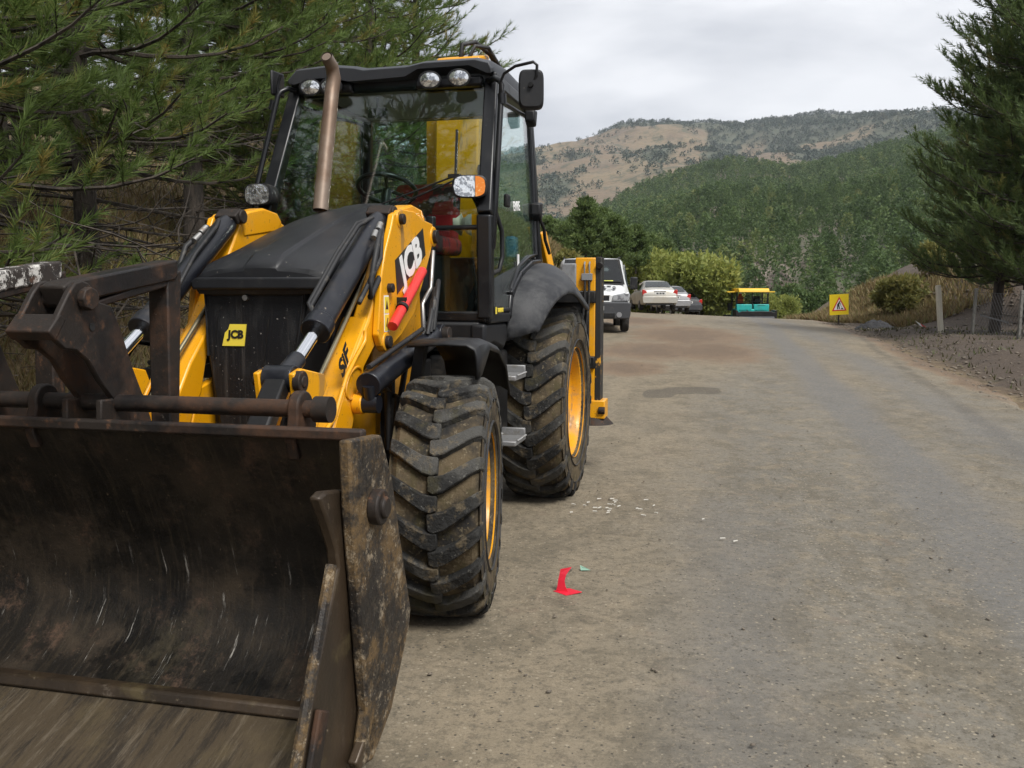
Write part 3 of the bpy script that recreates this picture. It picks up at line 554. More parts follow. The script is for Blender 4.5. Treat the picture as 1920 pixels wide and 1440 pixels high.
b.prism([(yb - .062, zb - .05), (yb + .05, zb - .05), (yb + .064, zb + .05), (yb - .02, zb + .05), (yb - .028, zb + .028), (yb - .046, zb + .01)], 2.764, 2.770, 'u'); b.build('badge', MT['yellow_print'], gr, 30)
text('JCB', (2.7715, yb + .008, zb + .002), (0, 1, 0), (0, .12, 1), .050, MT['black_print'], parent=gr, bold=.0022, shear=.1)
b = MB()
for s in (-1, 1): b.prism([(2.755, 1.505), (2.2, 1.56), (1.5, 1.58), (1.5, 1.05), (2.3, 1.0), (2.68, .80)], s * .28, s * .322, 'v')
b.prism([(.20, 1.497), (.318, 1.505), (.30, 1.2), (.24, .80), (.07, .80), (.14, 1.1)], 2.69, 2.748, 'u'); b.build('bonnet_side', MT['black_plastic'], BH, 30, bevel=.012)
# exhaust stack
ex = [M(601, 395, 'v', -.2), M(608, 320, 'v', -.2), M(616, 240, 'v', -.2), M(622, 175, 'v', -.2), M(626, 146, 'v', -.2), M(622, 124, 'v', -.2), M(612, 106, 'v', -.2)]
b = MB(); b.tube(ex, [.044, .042, .042, .041, .041, .038, .034], 20, caps=False); b.tube([ex[-1] , ex[-2] + (ex[-1] - ex[-2]) * .2], [.026, .027], 20); b.build('exhaust_stack', MT['exhaust'], BH, 50)

# loader arms
VA = .46
armo = MUW([(740, 415), (722, 490), (692, 600), (658, 690), (630, 790), (604, 900), (585, 960), (640, 985), (655, 840), (667, 773), (678, 743), (683, 690), (712, 632), (760, 575), (800, 480), (806, 425), (790, 405)], VA)
logo_pl = MUW([(737, 402), (752, 392), (775, 396), (795, 413), (810, 420), (812, 440), (807, 472), (792, 530), (775, 590), (752, 628), (728, 655), (714, 650), (708, 628), (712, 560), (714, 520), (722, 470), (733, 425)], VA + .03)
cap_pl = MUW([(740, 400), (752, 390), (772, 384), (790, 394), (796, 412), (790, 430), (745, 440)], VA)
pin_top = M(748, 411, 'v', VA + .03); pin_low = M(722, 641, 'v', VA + .03); pin_piv = M(811, 444, 'v', VA + .03); pin_lift = M(677, 757, 'v', VA + .03)
lift_rear = M(815, 627, 'v', .54); lift_front = M(692, 722, 'v', .54)
TV = .405; til_t = M(714, 408, 'v', TV); til_m = M(594, 617, 'v', TV); til_e = M(556, 676, 'v', TV); til_p = M(527, 710, 'v', TV)
def boss(b, p, s, r, t0, t1, v=None):
    y = abs(p.y) if v is None else v
    b.disc((p.x, s * (y + (t0 + t1) / 2), p.z), (0, 1, 0), r, t1 - t0, 18)
for s in (1, -1):
    b = MB(); b.prism(armo, s * .375, s * VA, 'v'); b.prism(cap_pl, s * .37, s * (VA + .005), 'v'); b.prism(MUW([(694, 592), (659, 686), (631, 788), (605, 898), (586, 958), (638, 983), (653, 842), (664, 775), (674, 745), (680, 692)], VA), s * .325, s * .45, 'v'); arm = b.build('loader_arm', MT['yellow'], BH, 25, bevel=.010, seg=2)
    b = MB(); b.prism(logo_pl, s * (VA + .002), s * (VA + .034), 'v'); b.build('arm_plate', MT['yellow'], arm, 25, bevel=.006)
    # pressed oval and curved rib on the front half of the arm
    b = MB(); rib = [M(*p, 'v', VA + .004) for p in [(685, 620), (684, 640), (668, 668), (650, 705), (638, 745), (626, 785), (612, 805)]]; b.tube([(p.x, s * p.y, p.z) for p in rib], .010, 8)
    ov = [M(664 + 13 * math.cos(t) + 8 * math.sin(t), 718 - 30 * math.sin(t) * 1.0 + 2 * math.cos(t), 'v', VA + .003) for t in np.linspace(0, 2 * math.pi, 24)]; b.tube([(p.x, s * p.y, p.z) for p in ov], .006, 6); b.build('arm_rib', MT['yellow'], arm, 50)
    for p, r_ in ((pin_top, .026), (pin_low, .030), (pin_piv, .036), (pin_lift, .032), (M(727, 540, 'v', VA + .03), .022)):
        b = MB(); boss(b, p, s, r_, -.02, .030); b.build('pivot_pin', MT['rust'], arm, 40, bevel=.004)
    for p, r_, t_ in ((pin_lift, .046, .015), (pin_low, .046, .010), (pin_piv, .054, .010), (pin_top, .044, .008)):
        b = MB(); boss(b, p, s, r_, -.03, t_); b.build('pin_boss', MT['yellow'], arm, 40, bevel=.004)
    # red safety strut stowed along the plate
    b = MB(); a0, a1 = M(792, 508, 'v', .525), M(736, 612, 'v', .525); b.tube([(a0.x, s * a0.y, a0.z), (a1.x, s * a1.y, a1.z)], .025, 14); b.build('safety_strut', MT['red'], arm, 40)
    b = MB(); a0 = M(754, 577, 'v', .525); b.disc((a0.x, s * a0.y, a0.z), (a1 - M(792, 508, 'v', .525)) * 1, .030, .02, 14); b.bar((a0.x - .02, s * .48, a0.z + .03), (a0.x - .02, s * .54, a0.z + .03), .02, .04); b.build('strut_clip', MT['black'], arm, 40)
    # tilt cylinder on the inner side
    def yy(p): return Vector((p.x, s * p.y, p.z))
    b = MB(); d = (til_m - til_t).normalized(); b.tube([yy(til_t), yy(til_t + d * .06), yy(til_m)], [.040, .054, .054], 20); b.tube([yy(til_m - d * .05), yy(til_m + d * .02)], .063, 20); tc = b.build('tilt_cylinder', MT['cyl'], BH, 40, bevel=.004)
    b = MB(); b.box((til_t.x + .005, s * TV, til_t.z + .02), (.075, .12, .05), Euler((0, R(35), 0))); b.tube([(til_t.x - .02, s * (TV - .07), til_t.z + .02), (til_t.x - .02, s * (TV + .07), til_t.z + .02)], .036, 14); b.build('cylinder_clevis', MT['rust'], tc, 40, bevel=.006)
    b = MB(); b.tube([yy(til_m), yy(til_e)], .027, 16); b.build('piston_rod', MT['chrome'], tc, 60)
    b = MB(); b.tube([yy(til_e - d * .01), yy(til_p)], .037, 16); b.tube([(til_p.x, s * (TV - .06), til_p.z), (til_p.x, s * (TV + .06), til_p.z)], .052, 18); b.build('rod_end', MT['cyl'], tc, 40, bevel=.004)
    b = MB()
    for off, rr_ in ((.062, .011), (.075, .009)):
        b.tube([yy(til_t + d * .10 + Vector((.02, .0, .05))), yy(til_t + d * .2 + Vector((.03, -off * .6, off))), yy(til_t + d * .45 + Vector((.03, -off * .7, off))), yy(til_m - d * .10 + Vector((.0, -off, off * .6))), yy(til_m - d * .06 + Vector((0, -.04, .03)))], rr_, 8)
    h0 = til_t + d * .12
    b.tube([yy(h0 + Vector((.02, .05, .03))), yy(h0 + d * .16 + Vector((.03, .085, .02))), yy(h0 + d * .34 + Vector((-.02, .09, -.05))), yy(h0 + d * .42 + Vector((-.10, .08, -.07))), yy(h0 + d * .26 + Vector((-.16, .07, -.03)))], .014, 8)
    b.tube([yy(h0 + d * .04 + Vector((-.02, .05, .03))), yy(h0 + d * .2 + Vector((-.05, .08, -.02))), yy(h0 + d * .5 + Vector((-.06, .07, -.05)))], .011, 8)
    b.build('hydraulic_hose', MT['hose'], tc, 60)
    b = MB()
    for k in (.10, .17): b.tube([yy(til_t + d * (k + .02) + Vector((.035, .05, .028))), yy(til_t + d * (k + .07) + Vector((.038, .056, .026)))], .015, 10)
    b.build('hose_fitting', MT['steel'], tc, 40)
    b = MB(); p0, p1 = M(694, 500, 'v', .37), M(582, 745, 'v', .37); b.tube([yy(p0), yy(p1), yy(M(572, 775, 'v', .37))], .011, 8); b.build('steel_pipe', mat('plated_pipe', (.34, .30, .20), .35, .8) if s > 0 else bpy.data.materials['plated_pipe'], arm, 60)
    # tipping lever and links between rod end and bucket
    lev = MUW([(512, 700), (528, 690), (572, 700), (578, 722), (560, 770), (540, 840), (500, 840), (520, 770)], TV)
    b = MB()
    for y0 in (TV - .085, TV + .06): b.prism(lev, s * y0, s * (y0 + .025), 'v')
    b.build('tipping_lever', MT['yellow'], BH, 25, bevel=.006)
    b = MB(); pp = M(563, 716, 'v', TV + .09); b.disc((pp.x, s * (TV + .09), pp.z), (0, 1, 0), .042, .03, 18); b.disc((til_p.x, s * (TV - .07), til_p.z), (0, 1, 0), .040, .03, 18); b.tube([(pp.x, s * (TV - .1), pp.z), (pp.x, s * (TV + .11), pp.z)], .022, 12); b.build('lever_pin', MT['rust'], BH, 40, bevel=.004)
    b = MB(); b.bar((pp.x, s * TV, pp.z), (pp.x + .35, s * TV, pp.z - .38), .06, .09, up=(0, 1, 0)); b.build('bucket_link', MT['black'], BH, 30, bevel=.01)
    # lift cylinder outside the arm
    d2 = (lift_front - lift_rear).normalized(); b = MB(); b.tube([yy(lift_rear + d2 * .02), yy(lift_front)], .054, 22); b.tube([yy(lift_front - d2 * .03), yy(lift_front + d2 * .01)], .058, 22); b.disc(yy(lift_rear), (0, 1, 0), .055, .10, 18); lc = b.build('lift_cylinder', MT['cyl'], BH, 40, bevel=.004)
    b = MB(); pf = Vector((pin_lift.x, .54, pin_lift.z)); b.tube([yy(lift_front), yy(pf)], .030, 14); b.disc(yy(pf), (0, 1, 0), .040, .07, 16); b.build('piston_rod', MT['cyl'], lc, 60)
    b = MB(); b.disc((lift_rear.x, s * .605, lift_rear.z), (0, 1, 0), .042, .04, 18); b.build('cylinder_pin', MT['rust'], lc, 40, bevel=.004)
    b = MB(); hA = lift_rear + d2 * .10
    for k, (hh, off) in enumerate(((.30, -.05), (.26, .0), (.20, .05))):
        b.tube([yy(hA + d2 * (.06 + off) + Vector((0, .03, .05))), yy(hA + d2 * (.03 + off) + Vector((-.02, .035, hh * .75))), yy(hA + Vector((-.12 + off, .0, hh))), yy(hA + Vector((-.22, -.05, hh * .6))), yy(hA + Vector((-.24, -.08, .0)))], .013, 8)
    b.tube([yy(hA + d2 * .1 + Vector((0, 0, .075))), yy(lift_front + Vector((0, 0, .078)))], .012, 8); b.build('hydraulic_hose', MT['hose'], lc, 60)
    # yellow loader tower on the chassis behind the arm
    b = MB(); b.prism(MUW([(637, 735), (680, 700), (713, 660), (714, 815), (690, 850), (620, 850)], .372), s * .33, s * .372, 'v'); b.prism([(2.1, 1.55), (1.9, 1.74), (1.72, 1.74), (1.65, 1.0), (2.5, .8), (2.4, 1.2)], s * .335, s * .370, 'v'); b.build('loader_tower', MT['yellow'], BH, 25, bevel=.008)
    b = MB()
    for (pa, pb, r_) in (((728, 735), (728, 842), .018), ((745, 745), (738, 840), .014), ((760, 690), (742, 800), .016)):
        q0, q1 = M(*pa, 'v', .46), M(*pb, 'v', .46); b.tube([(q0.x - .05, s * .43, q0.z), (q0.x, s * .46, q0.z), (q1.x, s * .46, q1.z), (q1.x - .05, s * .44, q1.z - .02)], r_, 8)
    b.box((M(735, 790, 'v', .42).x, s * .40, .85), (.05, .06, .5)); b.build('brake_line', MT['hose'], BH, 50)
# steel pipe behind the left arm up to the cab
b = MB(); b.tube([M(812, 470, 'v', .50), M(808, 540, 'v', .50), M(797, 560, 'v', .50), M(792, 570, 'v', .50), M(795, 640, 'v', .50)], .012, 8); b.build('steel_pipe', MT['steel'], BH, 60)
# markings on the near arm
ln = MUW([(741, 488), (793, 428), (798, 478), (745, 552)], VA + .036)
b = MB(); b.prism(ln, VA + .0345, VA + .0365, 'v'); arm_l = [o for o in BH.children if o.name == 'loader_arm'][0]; b.build('logo_plate', MT['black_print'], arm_l, 0)
pa, pb = M(748, 524, 'v', VA + .038), M(793, 462, 'v', VA + .038); xd = pb - pa; cen = M(771.5, 489, 'v', VA + .038)
text('JCB', cen, xd, (0, 0, 1), .195, MT['white_print'], parent=arm_l, bold=.0085, width=1.06, shear=.0, depth=.001)
pa, pb = M(640, 698, 'v', VA + .002), M(652, 660, 'v', VA + .002)
text('SiF', M(645, 680, 'v', VA + .003), pb - pa, (1, 0, .2), .105, MT['black_print'], parent=arm_l, bold=.004, shear=.25, depth=.001)
b = MB(); q = M(725, 588, 'v', VA + .036); b.box((q.x, VA + .0355, q.z), (.06, .002, .17)); b.build('decal', MT['white_print'], arm_l, 0)
b = MB()
for dz in (.04, -.042): b.box((q.x, VA + .037, q.z + dz), (.052, .002, .075))
b.build('decal_panel', MT['yellow_print'], arm_l, 0)
b = MB(); b.prism([(q.x - .018, q.z + .02), (q.x + .018, q.z + .02), (q.x, q.z + .065)], VA + .038, VA + .0385, 'v'); b.build('decal_symbol', MT['black_print'], arm_l, 0); b = MB(); b.bar((q.x + .01, VA + .0383, q.z - .06), (q.x - .01, VA + .0383, q.z - .02), .001, .008, up=(0, 0, 1)); b.build('decal_symbol', MT['black_print'], arm_l, 0)

# bucket: six-in-one shovel, tipped forward
prof = [(4.105, 1.085), (4.06, 1.0), (3.975, .86), (3.905, .70), (3.865, .55), (3.875, .43), (3.94, .34), (4.04, .275), (4.125, .235)]
b = MB(); nv = 26; vs_ = np.linspace(-1.03, 1.03, nv); rb_ = random.Random(4)
inner = [[Vector((u, v, w)) for v in vs_] for u, w in prof]; b.loft(inner)
outer = [[Vector((u - .022, v, w - .012)) for v in vs_] for u, w in prof][::-1]; b.loft(outer); b.loft([outer[-1], inner[0]])
bk = b.build('bucket', MT['bucket'], BH, 40)
b = MB(); b.box((4.11, 0, 1.085), (.035, 2.08, .035)); b.build('bucket_top_bar', MT['rust'], bk, 30, bevel=.008)
b = MB(); b.prism([(4.105, .262), (4.15, .262), (4.165, .228), (4.10, .215)], -1.02, 1.02, 'v'); b.build('wear_strip', MT['jaw'], bk, 30, bevel=.008)
fl = [(4.13, .232), (4.3, .175), (4.5, .11), (4.7, .055), (4.9, .012)]
b = MB(); b.loft([[Vector((u, v, w)) for v in vs_] for u, w in fl][::-1]); b.loft([[Vector((u, v, w - .03)) for v in vs_] for u, w in fl]); b.loft([[Vector((4.9, v, .012)) for v in vs_], [Vector((4.9, v, -.018)) for v in vs_]]); b.build('bucket_floor', MT['bucket_floor'], bk, 40)
b = MB(); b.prism([(4.80, .046), (4.93, .012), (4.93, .0), (4.80, .010)], -1.08, 1.08, 'v'); b.build('cutting_edge', MT['steel'], bk, 30, bevel=.004)
b = MB(); rg = random.Random(12)
for k in range(40):
    b.ell((rg.uniform(4.83, 4.9), rg.uniform(-1, .98), .045), rg.uniform(.01, .04), rg.uniform(.015, .05), rg.uniform(.008, .02), 7, 4)
for k in range(0):
    v_ = rg.uniform(-1, 1); b.ell((rg.uniform(4.03, 4.10), v_, .270 + rg.uniform(-.006, .006)), rg.uniform(.004, .014), rg.uniform(.006, .022), rg.uniform(.004, .010), 6, 4)
o = b.build('mud_clod', mat('dry_mud', (.055, .043, .032), .95, layers=[dict(color=(.13, .10, .07), scale=9, lo=.5, hi=.62, amt=.8)], bump=[(40, .6, .01)]), bk, 60); o['kind'] = 'stuff'
so = MUW([(656, 826), (716, 815), (737, 900), (752, 1010), (771, 1140), (768, 1175), (735, 1330), (700, 1425), (676, 1440), (682, 1400), (690, 1335), (672, 1100), (661, 960)], 1.07)
jo = MUW([(600, 935), (612, 922), (650, 918), (664, 1000), (690, 1335), (692, 1400), (650, 1480), (570, 1560)], 1.03); jo2 = MUW([(540, 1600), (565, 1440), (598, 1250), (636, 1066), (632, 1030), (618, 985)], 1.03)
for s in (1, -1):
    b = MB(); b.prism(so, s * 1.035, s * 1.07, 'v'); sp_ = b.build('side_plate', MT['side_plate'], bk, 25, bevel=.008)
    b = MB(); q = M(700, 950, 'v', 1.07); b.disc((q.x, s * 1.085, q.z), (0, 1, 0), .052, .035, 18); b.disc((q.x, s * 1.105, q.z), (0, 1, 0), .032, .02, 14); b.build('jaw_pin', MT['rust'], bk, 40, bevel=.006)
    b = MB(); b.prism(jo + jo2, s * .995, s * 1.03, 'v'); b.build('jaw_plate', MT['jaw'], bk, 25, bevel=.008)
    b = MB(); f0 = [M(*p, 'v', 1.03) for p in ((632, 1060), (600, 1240), (568, 1430), (545, 1560))]; b.tube([(p.x, s * 1.013, p.z) for p in f0], .016, 8); b.build('jaw_edge', MT['side_plate'], bk, 40)
    b = MB(); q0, q1 = M(597, 1330, 'v', 1.03), M(575, 1460, 'v', 1.03); b.bar((q0.x, s * 1.042, q0.z), (q1.x, s * 1.042, q1.z), .02, .06, up=(1, 0, 0)); b.build('wear_bar', MT['rust'], bk, 30, bevel=.006)
    b = MB(); q0, q1 = M(694, 1345, 'v', 1.05), M(660, 1440, 'v', 1.05); b.bar((q0.x, s * 1.055, q0.z), (q1.x, s * 1.055, q1.z), .03, .05, up=(1, 0, 0)); b.build('jaw_stop', MT['yellow_rust'] if 'yellow_rust' in MT else MT['jaw'], bk, 30, bevel=.006)
# pivot tube of the flip-over forks along the bucket's top edge
TU, TW = 4.03, 1.145
b = MB(); b.tube([(TU, -.93, TW), (TU, .86, TW)], .027, 20); b.disc((TU, .875, TW), (0, 1, 0), .040, .05, 18); b.disc((TU, -.945, TW), (0, 1, 0), .040, .05, 18); tube_o = b.build('fork_pivot_tube', MT['rust'], BH, 40)
for v in (.80, -.11, -.86):
    b = MB(); ear = [(TU + .055 * math.cos(t), TW + .055 * math.sin(t)) for t in np.linspace(-.3, math.pi + .3, 12)] + [(TU - .075, TW - .06), (TU - .02, TW - .11), (TU + .05, TW - .15), (TU + .075, TW - .09)]
    b.prism(ear, v - .018, v + .018, 'v'); b.build('tube_bracket', MT['rust'], tube_o, 25, bevel=.006)
# folded forks: twin boomerang plates, rear beam and hanging blade
plate = MUW([(155, 526), (166, 530), (178, 545), (186, 566), (210, 574), (226, 614), (250, 690), (277, 762), (287, 795), (262, 802), (205, 802), (190, 792), (190, 750), (213, 748), (187, 713), (167, 677), (143, 657), (123, 655), (107, 640), (91, 624), (110, 590), (130, 548), (142, 530)], .17)
for k, vc in enumerate((.17, -.31)):
    dv = vc - .17; wm = MT['rust'] if k == 0 else MT['rust_white']
    b = MB(); b.prism(plate, vc - .022, vc, 'v'); b.prism(plate, vc - .145, vc - .123, 'v'); fk = b.build('flip_fork', MT['rust'], BH, 25, bevel=.005)
    q = M(155, 560, 'v', .17); b = MB(); b.tube([(q.x, vc - .16, q.z), (q.x, vc + .03, q.z)], .026, 16); b.disc((q.x, vc + .02, q.z), (0, 1, 0), .036, .025, 8); b.build('fork_pin', MT['rust'], fk, 40, bevel=.004)
    q = M(172, 613, 'v', .17); b = MB(); b.disc((q.x, vc + .001, q.z), (0, 1, 0), .012, .004, 14); b.build('plate_hole', MT['black_print'], fk, 0)
    c0_, c1_ = M(66, 598, 'v', .09), M(100, 590, 'v', .17)
    b = MB(); b.prism(MUW([(90, 622), (112, 588), (124, 598), (104, 640)], .17), vc - .150, vc + .002, 'v'); b.build('cross_plate', MT['rust'], fk, 25, bevel=.005)
    bm = MUW([(134, 537), (150, 527), (347, 487), (347, 516), (343, 526), (212, 556), (176, 566), (148, 575)], .17)
    b = MB(); b.prism(bm, vc - .118, vc - .027, 'v'); b.build('fork_shank', wm, fk, 25, bevel=.008)
    b = MB(); t0, t1 = M(341, 522, 'v', .17), M(341, 800, 'v', .17); b.prism([(t0.x - .05, t0.z + .03), (t0.x + .035, t0.z + .005), (t1.x + .03, t1.z - .35), (t1.x - .01, t1.z - .35)], vc - .112, vc - .033, 'v')
    b.prism([(t0.x + .035, t0.z + .005), (t0.x + .5, t0.z - .095), (t0.x + .5, t0.z - .115), (t0.x + .035, t0.z - .03)], vc - .112, vc - .033, 'v'); b.build('fork_blade', MT['rust'], fk, 25, bevel=.006)

# cab: frame, roof, glazing
AT, AM, AB = Vector((1.10, .635, 2.76)), Vector((1.48, .69, 1.93)), Vector((1.45, .685, 1.34))
CT, CB = Vector((.02, .61, 2.79)), Vector((-.03, .675, 1.70))
def sy(p, s): return Vector((p.x, s * p.y, p.z))
b = MB()
for s in (1, -1):
    b.bar(sy(AT, s), sy(AM, s), .075, .085, up=(0, 1, 0)); b.bar(sy(AM, s), sy(AB, s), .085, .085, up=(0, 1, 0)); b.bar(sy(CT, s), sy(CB, s), .06, .07, up=(0, 1, 0))
    b.bar(sy(AT, s) + Vector((.04, 0, 0)), sy(CT, s), .07, .08)
    b.bar(sy(AB, s) + Vector((0, 0, .0)), Vector((.95, s * .68, 1.335)), .06, .06)
    pts = [Vector((.95, s * .68, 1.33)), Vector((.90, s * .68, 1.47)), Vector((.63, s * .68, 1.60)), Vector((.3, s * .68, 1.68)), sy(CB, s)]
    for i in range(4): b.bar(pts[i], pts[i + 1], .06, .07, up=(0, 1, 0))
b.bar(sy(AT, 1), sy(AT, -1), .08, .09); b.bar(sy(CT, 1), sy(CT, -1), .07, .07); b.bar(sy(CB, 1), sy(CB, -1), .07, .09); b.bar((1.43, .36, 1.35), (1.45, .69, 1.35), .06, .06); b.bar((1.46, .36, 1.86), (1.47, .69, 1.86), .025, .03); b.bar((1.42, -.36, 1.35), (1.45, -.69, 1.35), .06, .06)
b.bar((1.45, .345, 1.34), (1.46, .36, 1.93), .05, .05, up=(0, 1, 0))
cab = b.build('cab_frame', MT['cab_black'], BH, 30, bevel=.012, seg=3)
# door edge seam and seals
for s in (1, -1):
    b = MB(); dr = [(1.40, 2.70 - .75 + .02), (1.12, 2.66), (.08, 2.72), (.05, 1.76), (.32, 1.73), (.62, 1.66), (.86, 1.52), (.93, 1.38), (1.38, 1.385)]
    pts = [Vector((u, s * (.69 - .065 * (w - 1.4) / 1.36 + .008), w)) for u, w in dr]
    b.tube(pts + [pts[0]], .016, 8); door = b.build('door', MT['cab_black'], BH, 60)
    ip = [Vector((u * .97 + .02, s * (.69 - .065 * (w - 1.4) / 1.36), w * .985 + .03)) for u, w in dr]
    b = MB(); b.add(ip, [tuple(range(len(ip)))]); gl_ = b.build('door_glass', MT['glass'], door, 0); md = gl_.modifiers.new('t', 'SOLIDIFY'); md.thickness = .006
    b = MB(); b.tube([Vector((1.33, s * .715, 1.95)), Vector((1.27, s * .735, 1.85)), Vector((1.26, s * .735, 1.70)), Vector((1.30, s * .725, 1.62)), Vector((1.40, s * .71, 1.60))], .014, 8); b.build('grab_handle', MT['black_plastic'], door, 60)
    b = MB(); b.box((1.02, s * .705, 2.05), (.07, .03, .08)); b.build('door_latch', MT['black_plastic'], door, 30, bevel=.01)
text('EMRE', (.69, .688, 2.045), (-1, .0, .10), (0, -.05, 1), .085, MT['white_print'], parent=BH, bold=.002, width=.95)
b = MB(); b.box((1.335, .7335, 1.385), (.19, .003, .045)); b.build('decal', MT['black_print'], BH, 0)
text('TORQUELOCK', (1.315, .737, 1.385), (-1, 0, .0), (0, 0, 1), .034, MT['yellow_print'], parent=BH, bold=.0006, width=.62, shear=.15)
b = MB(); b.box((1.412, .736, 1.385), (.026, .003, .040)); b.build('decal', MT['yellow_print'], BH, 0)
b = MB(); b.box((.62, .684, 1.70), (.05, .002, .08)); b.build('paper_tag', MT['white_print'], BH, 0)
def pane(name, pts, parent, m=None, t=.006):
    b = MB(); b.add(pts, [tuple(range(len(pts)))]); o = b.build(name, m or MT['glass'], parent, 0); md = o.modifiers.new('t', 'SOLIDIFY'); md.thickness = t; return o
pane('windscreen', [sy(AT, -1) + Vector((.03, .03, 0)), sy(AT, 1) + Vector((.03, -.03, 0)), sy(AM, 1) + Vector((.03, -.03, 0)), sy(AM, -1) + Vector((.03, .03, 0))], BH)
for s in (1, -1): pane('lower_front_glass', [Vector((1.475, s * .37, 1.85)), Vector((1.475, s * .65, 1.85)), Vector((1.455, s * .65, 1.38)), Vector((1.455, s * .37, 1.38))], BH)
pane('rear_window', [sy(CT, 1) + Vector((-.02, 0, 0)), sy(CT, -1) + Vector((-.02, 0, 0)), sy(CB, -1) + Vector((-.02, 0, 0)), sy(CB, 1) + Vector((-.02, 0, 0))], BH)
# cab skirt below the door and floor
b = MB()
for s in (1, -1): b.prism([(1.50, 1.31), (.98, 1.30), (.96, 1.20), (1.05, 1.14), (1.30, 1.19), (1.50, 1.17)], s * .60, s * .695, 'v')
b.prism([(-.62, 1.17), (.62, 1.17), (.66, 1.32), (-.66, 1.32)], 1.42, 1.49, 'u'); b.build('cab_skirt', MT['black_plastic'], BH, 30, bevel=.02, seg=3)
b = MB(); b.box((.75, 0, 1.22), (1.45, 1.26, .10)); b.box((.02, 0, 1.46), (.08, 1.26, .46)); b.build('cab_floor', MT['black'], BH, 30)
# roof: visor with a dropped centre
b = MB(); front = [(-.64, 2.775), (-.645, 2.80), (-.59, 2.855), (-.37, 2.868), (-.21, 2.850), (-.14, 2.835), (.13, 2.838), (.24, 2.856), (.56, 2.858), (.645, 2.835), (.66, 2.80), (.655, 2.775)]
low = [(-.64, 2.775), (-.60, 2.772), (-.48, 2.80), (-.38, 2.80), (-.24, 2.772), (-.19, 2.772), (.12, 2.782), (.20, 2.822), (.52, 2.826), (.58, 2.80), (.63, 2.776), (.655, 2.775)]
def roof_ring(u, dz, sc, n=0): return [Vector((u, y * sc, z + dz)) for y, z in front]
rings = [[Vector((1.215, y, z)) for y, z in low], [Vector((1.225, y, z - .004)) for y, z in front], [Vector((1.16, y, z + .022)) for y, z in front], [Vector((.8, y * 1.0, z + .055 if 0 < i < 11 else z)) for i, (y, z) in enumerate(front)], [Vector((.2, y * .99, z + .05 if 0 < i < 11 else z)) for i, (y, z) in enumerate(front)], [Vector((-.12, y * .97, z + .02 if 0 < i < 11 else z)) for i, (y, z) in enumerate(front)], [Vector((-.16, y * .97, 2.775)) for y, z in front]]
b.loft(rings); b.loft([rings[-1][::-1], [Vector((1.10, y, 2.775)) for y, z in low][::-1], rings[0][::-1]]); roof = b.build('cab_roof', MT['roof'], BH, 30, bevel=.006)
md = roof.modifiers.get('bevel')
for y, z in ((-.483, 2.742), (-.346, 2.742), (.287, 2.746), (.468, 2.749)):
    b = MB(); n = Vector((1, .12, -.05)).normalized(); b.lathe([(.0, -.07), (.045, -.06), (.070, -.01), (.070, .008), (.060, .010)], (1.245, y, z), n, 20); b.v = [(x_, y_, z + (z_ - z) * .74) for x_, y_, z_ in b.v]; wl = b.build('work_light', MT['black_plastic'], BH, 40)
    b = MB(); b.lathe([(0, .014), (.035, .012), (.060, .006)], (1.245, y, z), n, 20); b.v = [(x_, y_, z + (z_ - z) * .74) for x_, y_, z_ in b.v]; b.build('lamp_lens', MT['lens'], wl, 60)
for y, w_ in ((-.42, .36), (.38, .42)): MB().box((1.10, y, 2.745), (.16, w_, .06)).build('visor_housing', MT['cab_black'], BH, 30, bevel=.015)
# headlamps on stalks, mirrors on bars
for s in (1, -1):
    c = M(881, 350, 'u', 1.52) if s > 0 else M(487, 365, 'u', 1.52)
    W2, H2 = .100, .064
    out = [Vector((0, W2 * (abs(math.cos(t)) ** .55) * (1 if math.cos(t) >= 0 else -1), H2 * (abs(math.sin(t)) ** .6) * (1 if math.sin(t) >= 0 else -1))) for t in np.linspace(0, 2 * math.pi, 28, endpoint=False)]
    yaw_m = Matrix.Rotation(R(10 * s), 3, 'Z')
    b = MB(); rr_ = [[c + yaw_m @ (p * k + Vector((dx, 0, 0))) for p in out] for k, dx in ((.45, -.10), (.9, -.06), (1.0, 0), (1.0, .02), (.90, .024))]; b.loft(rr_, close=True); b.add(rr_[0], [tuple(range(27, -1, -1))]); b.bar(c + Vector((-.05, 0, -.02)), c + Vector((-.09, .05 * s, -.14)), .03, .03); hl = b.build('headlamp', MT['black_plastic'], BH, 40)
    def lens(y0, y1, dx):
        ys = np.linspace(y0, y1, 14) * W2 * .9; zz = [H2 * .9 * max(0, 1 - abs(y / (W2 * .9)) ** 3.2) ** (1 / 3.2) for y in ys]
        b = MB(); b.add([c + yaw_m @ Vector((dx, y, z)) for y, z in zip(ys, zz)] + [c + yaw_m @ Vector((dx, y, -z)) for y, z in list(zip(ys, zz))[::-1]], [tuple(range(28))]); return b
    if s > 0:
        lens(-1, .34, .025).build('lamp_lens', MT['lens'], hl, 0); lens(.37, 1, .025).build('indicator_lens', MT['amber'], hl, 0)
    else:
        lens(-1, -.12, .025).build('indicator_lens', MT['lens'], hl, 0); lens(-.09, 1, .025).build('lamp_lens', MT['lens'], hl, 0)
b = MB(); t0, t1 = M(941, 160, 'u', 1.30), M(924, 464, 'u', 1.45); b.tube([M(916, 153, 'u', 1.15), M(928, 146, 'u', 1.25), M(938, 152, 'u', 1.30), t0, (t0 + t1) / 2, t1, t1 + Vector((-.02, -.04, -.05))], .017, 10)
b.tube([M(941, 190, 'u', 1.31), M(938, 155, 'u', 1.33), M(945, 138, 'u', 1.34), M(966, 124, 'u', 1.36), M(1000, 116, 'u', 1.38), M(1007, 122, 'u', 1.38), M(1006, 142, 'u', 1.37), M(998, 156, 'u', 1.36)], .009, 8)
